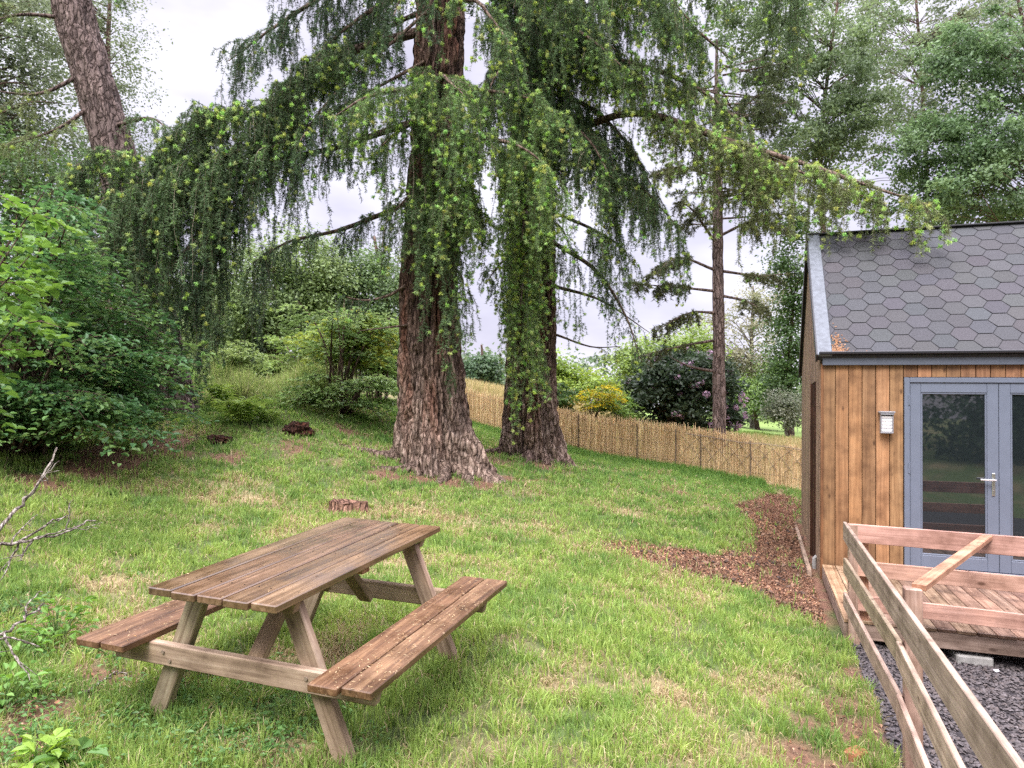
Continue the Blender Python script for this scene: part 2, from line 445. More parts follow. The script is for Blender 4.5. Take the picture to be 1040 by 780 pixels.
# hut frame, needed by the masks below
HUT = np.array([3.58, 8.18]); HA = math.atan2(.332, .943)
HEX = np.array([math.cos(HA), -math.sin(HA)]); HEY = np.array([math.sin(HA), math.cos(HA)])
def to_hut(x, y):
    dx, dy = x - HUT[0], y - HUT[1]
    return dx * HEX[0] + dy * HEX[1], dx * HEY[0] + dy * HEY[1]
K0, K1, K2 = np.array([2.84, 6.0]), np.array([2.13, 3.87]), np.array([1.36, 1.86])
def in_yard(x, y):
    """the gravelled yard behind the rail fence"""
    d = K2 - K0; s = ((x - K0[0]) * d[1] - (y - K0[1]) * d[0]) / np.hypot(*d)
    a, b_ = to_hut(x, y)
    return (s < -.03) & (b_ < .3) & (a > -.3) & (y > -.5)
def reed_y(x):
    return np.interp(x, [-3, -1.1, 1.86, 5.8, 9], [20.6, 19.5, 16.7, 14.4, 13.0])

def build_ground():
    gx = np.concatenate([-9 - np.geomspace(.1, 200, 46)[::-1], np.arange(-9, 8, .075), 8 + np.geomspace(.1, 200, 46)])
    gy = np.concatenate([-1 - np.geomspace(.1, 200, 40)[::-1], np.arange(-1, 20, .075), 20 + np.geomspace(.1, 220, 60)])
    X, Y = np.meshgrid(gx, gy)
    Z = ground_z(X, Y)
    a, b_ = to_hut(X, Y)
    nx, ny = len(gx), len(gy)
    i = np.arange(ny - 1)[:, None] * nx + np.arange(nx - 1)[None]
    q = np.stack([i, i + 1, i + nx + 1, i + nx], -1).reshape(-1, 4)
    bed, bare, straw, n, n2 = masks(X, Y)
    soil = np.array([.10, .072, .045]); turf = np.array([.085, .125, .04]); brown = np.array([.17, .092, .064]); st = np.array([.34, .27, .15])
    c = turf + (soil - turf) * np.clip((n - .42) * 2.0, 0, 1)[..., None]
    c = c + (st - c) * (straw * .8)[..., None]
    c = c + (brown - c) * bare[..., None] * .9
    c = c + (brown * 1.0 - c) * bed[..., None]
    field = np.clip((Y - reed_y(X)) * .7, 0, 1)
    fld = np.array([.36, .30, .15]) + (np.array([.15, .22, .06]) - np.array([.36, .30, .15])) * np.clip((Y - 24) / 8, 0, 1)[..., None] * np.clip((X - 3) / 5, 0, 1)[..., None]
    gy_ = in_yard(X, Y)[..., None]
    c = c + (fld - c) * (field * np.clip((X + 3) / 2, 0, 1))[..., None]
    c = np.where(gy_, np.array([.05, .045, .048]), c)
    m, nt, b = new_mat('ground_soil')
    at = N(nt, 'ShaderNodeAttribute', attribute_name='Col'); tc = N(nt, 'ShaderNodeTexCoord')
    nz = N(nt, 'ShaderNodeTexNoise', Scale=26.0, Detail=8.0, Roughness=.75); nt.links.new(tc.outputs['Object'], nz.inputs['Vector'])
    r = ramp(nt, [(.3, (.4, .38, .36)), (.5, (1, 1, 1)), (.72, (1.6, 1.5, 1.4))], nz.outputs['Fac'])
    nt.links.new(mix(nt, 'MULTIPLY', 1.0, at.outputs['Color'], r.outputs[0]), b.inputs['Base Color'])
    b.inputs['Roughness'].default_value = .95; b.inputs['Specular IOR Level'].default_value = .15
    bp = N(nt, 'ShaderNodeBump', Strength=.8, Distance=.03); nt.links.new(nz.outputs['Fac'], bp.inputs['Height']); nt.links.new(bp.outputs[0], b.inputs['Normal'])
    o = mesh_obj('ground', np.stack([X, Y, Z], -1).reshape(-1, 3), [q], m, col=c.reshape(-1, 3), smooth=True)
    tag(o, kind='structure')
build_ground()

# ------------------------------------------------------------------ grass
def blades(P, L, W, az, lean, col, tipcol):
    """5-vertex bent blades"""
    n = len(P)
    d = np.stack([np.cos(az), np.sin(az), np.zeros(n)], -1); s = np.stack([-np.sin(az), np.cos(az), np.zeros(n)], -1)
    # face the width anywhere
    tw = rng.uniform(0, 2 * np.pi, n); s = np.stack([np.cos(tw), np.sin(tw), np.zeros(n)], -1)
    up = np.array([0, 0, 1.])
    m = P + up * (L * .55 * np.cos(lean * .5))[:, None] + d * (L * .55 * np.sin(lean * .5))[:, None]
    t = m + up * (L * .45 * np.cos(lean * 1.5))[:, None] + d * (L * .45 * np.sin(lean * 1.5))[:, None]
    w = s * (W / 2)[:, None]
    V = np.stack([P - w, P + w, m + w * .8, m - w * .8, t], 1).reshape(-1, 3)
    b = np.arange(n)[:, None] * 5
    C = np.stack([col * .8, col * .8, col, col, tipcol], 1).reshape(-1, 3)
    return V, b + np.array([[0, 1, 2, 3]]), b + np.array([[3, 2, 4]]), C

def build_grass():
    n = 620000
    # more blades where they show large
    Y = 1.9 * (21 / 1.9) ** rng.uniform(0, 1, n) ** 1.0
    Y = np.where(rng.uniform(0, 1, n) < .5, Y, rng.uniform(2, 20, n) ** 1.0)
    X = rng.uniform(-.80, .80, n) * (Y + .6)
    bed, bare, straw, nn, n2 = masks(X, Y)
    a, b_ = to_hut(X, Y)
    keep = (rng.uniform(0, 1, n) > np.maximum(bed * .985, bare * .9)) & ~in_yard(X, Y) & ~((a > -.12) & (b_ > -2.3) & (b_ < 4.0)) & (Y < reed_y(X) - .1)
    clump = fbm(xy3(X, Y, 5.0, 8.8), 2)
    keep &= rng.uniform(0, 1, n) < np.clip(.45 + (clump - .4) * 3, .25, 1)
    # under the left bush it is bare shade
    X, Y, straw, nn, n2, clump, bare = (v[keep] for v in (X, Y, straw, nn, n2, clump, bare))
    n = len(X)
    P = np.stack([X, Y, ground_z(X, Y) - .004], -1)
    lush = np.clip((n2 - .45) * 4, 0, 1)
    L = (.035 + .06 * rng.uniform(0, 1, n) ** 1.5 + .055 * np.clip(clump - .5, 0, 1) * 2 + .02 * lush) * (1 - .3 * straw) * (1 + .02 * Y)
    W = (.0042 + .0013 * np.maximum(Y - 2, 0)) * rng.uniform(.7, 1.3, n)
    isst = rng.uniform(0, 1, n) < (.1 + .75 * straw)
    g1 = np.array([.195, .305, .075]); g2 = np.array([.34, .445, .115]); g3 = np.array([.085, .19, .052]); s1 = np.array([.50, .42, .25]); s2 = np.array([.36, .28, .15])
    k = rng.uniform(0, 1, (n, 1)); h = nn[:, None]
    c = g1 + (g2 - g1) * np.clip(k * 1.2 * np.clip(h * 2.2 - .5, 0, 1) + .1, 0, 1) + (g3 - g1) * np.clip((.5 - h) * 3, 0, 1) * (1 - k)
    far = np.clip((Y - 8) / 5, 0, 1)[:, None]
    c = c * (1 - far * .25 * np.array([1.0, .55, .5]))
    c = np.where(isst[:, None], s1 + (s2 - s1) * k, c) * rng.uniform(.8, 1.2, (n, 1))
    lean = np.where(isst, rng.uniform(.5, 1.45, n), np.abs(rng.normal(.35, .35, n)))
    az = rng.uniform(0, 2 * np.pi, n)
    # tufts: blades that splay from one crown
    nt_ = 3000; Yt = 2.0 * (14 / 2.0) ** rng.uniform(0, 1, nt_); Xt = rng.uniform(-.8, .8, nt_) * (Yt + .5)
    bt, rt, st_, n1, _ = masks(Xt, Yt); a, b_ = to_hut(Xt, Yt)
    k = (bt < .2) & (rt < .5) & (rng.uniform(0, 1, nt_) > st_ * .8) & ~in_yard(Xt, Yt) & ~((a > -.12) & (b_ > -2.3) & (b_ < 4.0)); Xt, Yt, n1 = Xt[k], Yt[k], n1[k]
    per = 30; i = np.repeat(np.arange(len(Xt)), per); m = len(i); sz = rng.uniform(.6, 1.3, len(Xt))[i]
    aT = rng.uniform(0, 2 * np.pi, m); rT = .035 * np.sqrt(rng.uniform(0, 1, m)) * sz
    xT, yT = Xt[i] + np.cos(aT) * rT, Yt[i] + np.sin(aT) * rT
    PT = np.stack([xT, yT, ground_z(xT, yT) - .004], -1)
    tone = (g1 + (g2 - g1) * rng.uniform(0, 1, (len(Xt), 1)) ** 1.5)[i] * rng.uniform(.8, 1.2, (m, 1))
    tone = np.where(rng.uniform(0, 1, (m, 1)) < .1, s1, tone)
    P = np.concatenate([P, PT]); L = np.concatenate([L, rng.uniform(.045, .11, m) * sz]); W = np.concatenate([W, (.0042 + .0012 * np.maximum(yT - 2, 0)) * rng.uniform(.8, 1.3, m)])
    az = np.concatenate([az, aT]); lean = np.concatenate([lean, np.abs(rng.normal(.55, .3, m))]); c = np.concatenate([c, tone])
    V, q, t, C = blades(P, L, W, az, lean, c, c * 1.12)
    o = mesh_obj('grass', V, [q, t], M['grass'], col=C)
    tag(o, kind='stuff')
build_grass()
def fence_grass():
    n = 15000; x = rng.uniform(-2, 5.2, n); y = reed_y(x) - .06 - np.abs(rng.normal(0, .3, n)); P = np.stack([x, y, ground_z(x, y)], -1)
    c = pick_cols(n, [(.10, .21, .05), (.15, .28, .065), (.2, .33, .08)], .2)
    V, q, t, C = blades(P, rng.uniform(.09, .26, n) * np.exp(-(reed_y(x) - y) * .8), rng.uniform(.012, .022, n), rng.uniform(0, 6.3, n), np.abs(rng.normal(.3, .3, n)), c, c * 1.12)
    tag(mesh_obj('fence_foot_grass', V, [q, t], M['grass'], col=C), kind='stuff')

# ------------------------------------------------------------------ leaves of broad-leaved plants
def unit(v): return v / (np.linalg.norm(v, axis=-1, keepdims=True) + 1e-9)
def leaf_mesh(P, nrm, d, L, W, col, fold=.25):
    """6-vertex pointed leaves, folded along the midrib"""
    n = len(P)
    d = unit(d - (d * nrm).sum(-1, keepdims=True) * nrm); s = np.cross(nrm, d)
    L = np.broadcast_to(L, (n,))[:, None]; W = np.broadcast_to(W, (n,))[:, None]
    up = nrm * W * fold
    V = np.stack([P, P + d * L * .38 + s * W * .5 + up, P + d * L * .75 + s * W * .33 + up * .6, P + d * L - nrm * L * .12,
                  P + d * L * .75 - s * W * .33 + up * .6, P + d * L * .38 - s * W * .5 + up], 1).reshape(-1, 3)
    b = np.arange(n)[:, None] * 6
    C = np.repeat(col, 6, 0)
    return V, [b + np.array([[0, 1, 2, 3]]), b + np.array([[0, 3, 4, 5]])], C
def leaf_quads(P, nrm, d, L, W, col):
    n = len(P); d = unit(d - (d * nrm).sum(-1, keepdims=True) * nrm); s = np.cross(nrm, d)
    L = np.broadcast_to(L, (n,))[:, None]; W = np.broadcast_to(W, (n,))[:, None]
    V = np.stack([P - d * L * .5, P + s * W * .5 + nrm * W * .15, P + d * L * .5, P - s * W * .5 + nrm * W * .15], 1).reshape(-1, 3)
    b = np.arange(n)[:, None] * 4
    return V, [b + np.array([[0, 1, 2, 3]])], np.repeat(col, 4, 0)

def pick_cols(n, cols, jit=.18):
    cols = np.asarray(cols, float); i = rng.integers(0, len(cols), n); k = rng.uniform(0, 1, (n, 1))
    j = rng.integers(0, len(cols), n)
    return (cols[i] * (1 - k * .5) + cols[j] * k * .5) * rng.uniform(1 - jit, 1 + jit, (n, 1))

def spray_points(C, D, size, per):
    """flat fans of leaves: centres C, outward directions D"""
    K = len(C); n = K * per
    i = np.repeat(np.arange(K), per)
    side = unit(np.cross(D, np.array([0, 0, 1.])) + 1e-6)
    u = rng.uniform(-.15, 1, n); v = rng.normal(0, .33, n) * (1.05 - np.clip(u, 0, 1) * .7)
    s = np.broadcast_to(size, (K,))[i]
    P = C[i] + D[i] * (u * s)[:, None] + side[i] * (v * s)[:, None]
    P[:, 2] += -(u ** 2) * s * .22 + rng.normal(0, .035, n) * s - np.abs(v) * s * .08
    dd = D[i] * .9 + side[i] * (np.sign(v) * rng.uniform(.2, 1.1, n))[:, None]
    return P, dd, i

def crown_leaves(blobs_, n, clump, leaf, cols, flat=.5, ncl=None, fancy=False, hollow=.35, jit=.18):
    """leaf clumps spread through ellipsoids; each clump has its own tone"""
    bl = np.array([b[:6] for b in blobs_], float)
    w = (bl[:, 3] * bl[:, 4] * bl[:, 5]) ** .75; w /= w.sum()
    K = ncl or max(20, n // 110)
    bi = rng.choice(len(bl), K, p=w)
    v = unit(rng.normal(0, 1, (K, 3))); r = (hollow + (1 - hollow) * rng.uniform(0, 1, K)) ** .6
    r = np.where(rng.uniform(0, 1, K) < .12, r * 1.18, r)
    Cc = bl[bi, :3] + v * bl[bi, 3:6] * r[:, None]
    tone = pick_cols(K, cols, jit)
    i = rng.integers(0, K, n)
    off = rng.normal(0, 1, (n, 3)) * clump * np.array([1, 1, .55]) * rng.uniform(.5, 1.3, K)[i][:, None]
    P = Cc[i] + off
    nr = unit(rng.normal(0, 1, (n, 3)) * (1 - flat) + np.array([0, 0, flat * 1.6]) + v[i] * .35)
    d = unit(rng.normal(0, 1, (n, 3)) + v[i] * .8 - np.array([0, 0, .25]))
    L = leaf * rng.uniform(.65, 1.3, n)
    col = tone[i] * rng.uniform(1 - jit * .8, 1 + jit * .8, (n, 1))
    if fancy: return leaf_mesh(P, nr, d, L, L * .6, col), Cc
    return leaf_quads(P, nr, d, L, L * .62, col), Cc

def limb_set(g, base_pts, r0, targets, col=(1, 1, 1), n=7, frac=None, rl=.35, every=1):
    """trunk through base_pts plus limbs that run out to the targets"""
    T = smoothline(base_pts, 26)
    tube(g, T, np.linspace(r0, r0 * .25, 26) , n, col, wob=.08)
    for k, t in enumerate(targets):
        dz = T[:, 2] - (t[2] - .45 * np.hypot(t[0] - T[:, 0], t[1] - T[:, 1]))
        s = int(np.clip(np.argmin(np.abs(dz)), 3, 24))
        a = T[s]; rr = r0 * (1 - .75 * s / 25) * rl * rng.uniform(.6, 1)
        mid = a * .5 + t * .5 + np.array([0, 0, .12 * np.linalg.norm(t - a)]) + rng.normal(0, .05, 3) * np.linalg.norm(t - a)
        tube(g, smoothline([a, mid, t], 8), np.linspace(rr, max(rr * .12, .004), 8), 5, col, cap=False)

def broadleaf(name, label, cat, base, top, r0, blobs_, n, leaf, cols, clump=.28, mat='bark', group=None, limbs=22, flat=.5, fancy=False, hollow=.35, tcol=(1, 1, 1), jit=.18, ncl=None):
    o = thing(name, label, cat, tuple(base), group=group)
    (V, fs, C), Cc = crown_leaves(blobs_, n, clump, leaf, cols, flat, ncl, fancy, hollow, jit)
    mesh_obj('crown', local(o, V), fs, M['leaf'], o, col=C)
    g = Geo()
    sel = Cc[rng.choice(len(Cc), min(max(limbs * 2, 60), len(Cc)), replace=False)]
    b0 = np.array(base) - [0, 0, .15]; t = np.array(top)
    mid = (b0 + t) / 2 + rng.normal(0, .04, 3) * np.linalg.norm(t - b0) * np.array([1, 1, 0])
    limb_set(g, [b0, mid, t], r0, sel, tcol)
    g.V = [local(o, v) for v in g.V]
    g.build('trunk', M[mat], o, smooth=True)
    return o

# ------------------------------------------------------------------ conifers with hanging shoots
TRI = 0
class Fir:
    def __init__(s): s.S = []; s.K = 7; s.wood = Geo()
    def strands(s, P0, D0, L, out, nd, tip, tone, nl=.05, twig=.0035, wig=.05, pale=0.0, sub=0):
        """P0,D0 (n,3): start points and outward directions; they arch over and hang"""
        n = len(P0)
        if n == 0: return
        t = np.linspace(0, 1, s.K)[None, :, None]
        L = np.broadcast_to(L, (n,)).astype(float)[:, None, None]; out = np.broadcast_to(out, (n,)).astype(float)[:, None, None]
        pts = P0[:, None] + D0[:, None] * out * (1 - np.exp(-3.0 * t)) + np.array([0, 0, -1.]) * L * t ** 1.25
        w = np.cumsum(rng.normal(0, 1, (n, s.K, 3)), 1) * wig * np.minimum(L, 1.2) * t * np.array([1, 1, .3]) * .5
        s.S.append(dict(pts=pts + w, nd=np.broadcast_to(nd, (n,)), tip=np.broadcast_to(tip, (n,)), tone=np.broadcast_to(np.asarray(tone, float), (n, 3)),
                        nl=np.broadcast_to(nl, (n,)), twig=np.broadcast_to(twig, (n,)), pale=np.broadcast_to(pale, (n,))))
        if sub:
            Lf = L[:, 0, 0]; i = np.repeat(np.arange(n), rng.poisson(Lf * sub)); m = len(i)
            if m:
                q = rng.uniform(.08, .97, m) * (s.K - 1); k = np.minimum(q.astype(int), s.K - 2); f = (q - k)[:, None]
                pw = pts + w
                P = pw[i, k] * (1 - f) + pw[i, k + 1] * f
                a = rng.uniform(0, 2 * np.pi, m); D = np.stack([np.cos(a), np.sin(a), rng.uniform(-.5, .1, m)], -1)
                ln = rng.uniform(.10, .26, m) * (1.1 - .5 * q / (s.K - 1))
                s.strands(P, D, ln * rng.uniform(.8, 1.6, m), ln * .6, np.broadcast_to(nd, (n,))[i] * .95, np.broadcast_to(tip, (n,))[i] * .75,
                          np.broadcast_to(np.asarray(tone, float), (n, 3))[i] * rng.uniform(.8, 1.3, (m, 1)), nl, .002, .04)
    def limb(s, pts, r=.07, spread=.7, hang=(.5, 1.2), ds=.11, nd=130, tip=.4, tone=(.045, .085, .03), start=.12, nl=.05, per=5, taper=.55, bare=0.0, hmap=None, lift=.05, wood=True, sub=7, tipk=.6):
        T = smoothline(pts, 30)
        seg = np.linalg.norm(np.diff(T, axis=0), axis=1); Lm = seg.sum(); cum = np.concatenate([[0], np.cumsum(seg)])
        if wood: tube(s.wood, T, np.linspace(r, max(r * .12, .006), 30), 7, (.8, .75, .7), cap=False, wob=.12)
        ph = rng.uniform(0, 6.28, 3)
        if start == .12: start = min(max(.12, .75 / Lm), .6)
        nb = int(1.3 * Lm * (1 - start) / ds)
        for k in range(nb):
            q = start + (1 - start) * (k + rng.uniform(0, 1)) / nb
            if rng.uniform() < bare: continue
            d_ = q * Lm
            wv = math.sin(d_ * 7.5 + ph[0]) + .8 * math.sin(d_ * 3.1 + ph[1]) + .6 * math.sin(d_ * 14 + ph[2])
            if ds < .12 and wv < -.45 and rng.uniform() < .8: continue
            p = np.array([np.interp(d_, cum, T[:, a]) for a in range(3)])
            tg = np.array([np.interp(min(d_ + .05, Lm), cum, T[:, a]) - np.interp(max(d_ - .05, 0), cum, T[:, a]) for a in range(3)]); tg /= np.linalg.norm(tg) + 1e-9
            side = np.cross(tg, [0, 0, 1.]); side /= np.linalg.norm(side) + 1e-9
            sg = 1 if k % 2 else -1
            ang = rng.uniform(.5, 1.3)
            dr = unit(tg * math.cos(ang) + side * sg * math.sin(ang) + np.array([0, 0, rng.uniform(-.2, .38)]))
            bl = spread * rng.uniform(.5, 1.15) * (1 - taper * max(0, q - .35) / .65)
            hsc = (1.0 if hmap is None else float(np.interp(q, *hmap))) * (.85 + .22 * wv)
            hsc = max(hsc, .2)
            # the side twig itself
            tn = np.asarray(tone) * rng.uniform(.75, 1.3)
            s.strands(p[None], dr[None], bl * rng.uniform(.15, .45), bl, nd * 1.1, min(1.6, tip * 2.4), tn * 1.25, nl, .006, .05, sub=sub * 1.2)  # top sprays toned lighter: new growth, and their lit look put into the colour
            m = max(1, int(.85 * per * bl / .7 + rng.uniform(0, 1)))
            u = rng.uniform(.1, 1.0, m)
            P = p + dr * (bl * (1 - np.exp(-3 * u)))[:, None] + np.array([0, 0, -1.]) * (bl * .28 * u ** 1.25)[:, None]
            dd = unit(dr + rng.normal(0, .5, (m, 3)) * np.array([1, 1, .2]))
            LL = rng.uniform(hang[0], hang[1], m) * hsc * rng.choice([.3, .5, .8, 1.0], m)
            s.strands(P, dd, LL, rng.uniform(.05, .22, m), nd, tip * tipk, tn * rng.uniform(.65, 1.1, (m, 1)), nl, pale=(rng.uniform(0, 1, m) < .15) * 1.0, sub=sub)  # hanging undersides mostly toned darker, their shade put into the needle colour
    def needles(s, dark_twig=(.13, .095, .065)):
        pts = np.concatenate([d['pts'] for d in s.S]); cat = lambda k: np.concatenate([d[k] for d in s.S])
        nd, tip, tone, nl, tw, pale = cat('nd'), cat('tip'), cat('tone'), cat('nl'), cat('twig'), cat('pale')
        S, K = pts.shape[:2]
        seg = np.linalg.norm(np.diff(pts, axis=1), axis=2); Ls = seg.sum(1)
        cnt = rng.poisson(Ls * nd * 1.25 * np.where(pale > 0, .3, 1))
        i = np.repeat(np.arange(S), cnt); n = len(i)
        t = rng.uniform(0, 1, n) * (K - 1); k = np.minimum(t.astype(int), K - 2); f = (t - k)[:, None]
        a, b = pts[i, k], pts[i, k + 1]
        P = a * (1 - f) + b * f; tg = unit(b - a)
        rad = unit(np.cross(tg, rng.normal(0, 1, (n, 3))))
        d = unit(tg * rng.uniform(.2, .9, (n, 1)) + rad)
        L = nl[i] * rng.uniform(.6, 1.25, n); w = unit(np.cross(d, rng.normal(0, 1, (n, 3)))) * (L * .105)[:, None]
        V1 = np.stack([P - w, P + w, P + d * L[:, None]], 1).reshape(-1, 3)
        c = tone[i] * rng.uniform(.65, 1.35, (n, 1)); C1 = np.repeat(c, 3, 0)
        # fresh pale shoots at the ends and along the last half
        ntip = (rng.uniform(0, 1, S) < tip).astype(int) + rng.poisson(tip * 1.15 * Ls)
        j = np.repeat(np.arange(S), ntip); m = len(j)
        first = np.concatenate([[True], j[1:] != j[:-1]]) if m else np.zeros(0, bool)
        tt = np.where(first, K - 1 - 1e-4, rng.uniform(.0, K - 1 - 1e-4, m)); k = tt.astype(int); f = (tt - k)[:, None]
        cen = pts[j, k] * (1 - f) + pts[j, k + 1] * f + rng.normal(0, .03, (m, 3))
        dirn = unit(rng.normal(0, 1, (m, 3)) + np.array([0, 0, -.3])); per = 46
        tc = np.stack([rng.uniform(.30, .46, m), rng.uniform(.46, .60, m), rng.uniform(.11, .22, m)], -1)
        ii = np.repeat(np.arange(m), per); q = m * per
        dd = unit(rng.normal(0, 1, (q, 3)) + dirn[ii] * .45); L = .037 * rng.uniform(.7, 1.25, q) * (nl[j][ii] / .05) ** .5
        w = unit(np.cross(dd, rng.normal(0, 1, (q, 3)))) * (L * .15)[:, None]
        st = cen[ii] + unit(rng.normal(0, 1, (q, 3))) * (.028 * rng.uniform(0, 1, q) ** .5)[:, None]
        V2 = np.stack([st - w, st + w, st + dd * L[:, None]], 1).reshape(-1, 3); C2 = np.repeat(tc[ii] * rng.uniform(.8, 1.2, (q, 1)), 3, 0)
        # the twigs: flat three-sided ribbons
        tgv = np.gradient(pts, axis=1); e = unit(np.cross(tgv, rng.normal(0, 1, (S, 1, 3))))
        e2 = unit(np.cross(tgv, e)); R = (tw[:, None] * np.linspace(1, .5, K)[None])[..., None]
        ring = np.stack([pts + e * R, pts - e * R * .5 + e2 * R * .87, pts - e * R * .5 - e2 * R * .87], 2)
        V3 = ring.reshape(-1, 3)
        b0 = (np.arange(S)[:, None, None] * K + np.arange(K - 1)[None, :, None]) * 3; jj = np.arange(3)[None, None]
        Q3 = np.stack(np.broadcast_arrays(b0 + jj, b0 + (jj + 1) % 3, b0 + 3 + (jj + 1) % 3, b0 + 3 + jj), -1).reshape(-1, 4)
        tcol = np.where(pale[:, None] > 0, np.array([.3, .25, .19]), np.array(dark_twig)) * rng.uniform(.7, 1.3, (S, 1)); C3 = np.repeat(tcol, K * 3, 0)
        V = np.concatenate([V1, V2, V3]); tr = np.arange(len(V1) + len(V2)).reshape(-1, 3)
        return V, [tr, Q3 + len(V1) + len(V2)], np.concatenate([C1, C2, C3])

def fir_trunk(g, pts, radii, flare, lobes, lobeamp, nz=220, na=150, furrow=.05, tone=None):
    """a furrowed trunk; pts from the base up"""
    T = smoothline(pts, nz)
    h = T[:, 2] - T[0, 2]
    R = np.interp(np.linspace(0, 1, nz), np.linspace(0, 1, len(radii)), radii)
    th = np.arange(na) * 2 * np.pi / na
    H, TH = np.meshgrid(h, th, indexing='ij')
    lob = sum(a * np.cos(k * TH + ph) for k, a, ph in lobes)
    fl = np.exp(-np.maximum(H, 0) / flare)
    base = R[:, None] * (1 + fl * (lobeamp * (.55 + lob)))
    cx, cy = np.cos(TH), np.sin(TH)
    tw = TH + .12 * np.sin(H * .7)
    q = np.stack([np.cos(tw) * 7.0 * R[0] / .5, np.sin(tw) * 7.0 * R[0] / .5, H * 1.5], -1)
    warp = (fbm(q * .8 + 9, 2) - .5)[..., None] * np.array([1.2, 1.2, .7])
    r1 = 1 - np.abs(2 * noise3(q + warp) - 1) * 1.9           # ridges between furrows
    q2 = q * np.array([2.3, 2.3, 2.0]); r2 = 1 - np.abs(2 * noise3(q2 + 31 + warp * 2) - 1) * 1.7
    q3 = q * np.array([4.5, 4.5, 5.0]); r3 = noise3(q3 + 11)
    disp = -furrow * (np.clip(r1, 0, 1) ** 1.6 * 1.1 + np.clip(r2, 0, 1) ** 2 * .55) + furrow * .35 * (r3 - .5) + furrow * .4 * (fbm(q * .35, 2) - .5)
    rad = np.maximum(base + disp * (1 + .6 * fl), .02)
    V = np.stack([T[:, 0][:, None] + rad * cx, T[:, 1][:, None] + rad * cy, np.broadcast_to(T[:, 2][:, None], rad.shape)], -1)
    V = V.reshape(-1, 3)
    i = np.arange(nz - 1)[:, None] * na; j = np.arange(na)[None]
    f = np.stack([i + j, i + (j + 1) % na, i + na + (j + 1) % na, i + na + j], -1).reshape(-1, 4)
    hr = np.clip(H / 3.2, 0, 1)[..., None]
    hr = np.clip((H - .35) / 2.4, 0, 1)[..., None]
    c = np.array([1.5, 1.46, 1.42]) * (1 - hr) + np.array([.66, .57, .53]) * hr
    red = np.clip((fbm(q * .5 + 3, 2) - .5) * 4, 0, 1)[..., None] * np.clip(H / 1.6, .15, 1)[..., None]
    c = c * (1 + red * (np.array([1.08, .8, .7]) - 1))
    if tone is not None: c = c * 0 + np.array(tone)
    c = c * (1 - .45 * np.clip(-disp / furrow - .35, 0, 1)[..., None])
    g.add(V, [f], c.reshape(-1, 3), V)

def hv(px, py, Y): return U(px, py, Y)
DK = (.066, .112, .058); MD = (.105, .168, .075); OL = (.155, .190, .080); BR = (.125, .20, .078); BT = (.165, .25, .10)

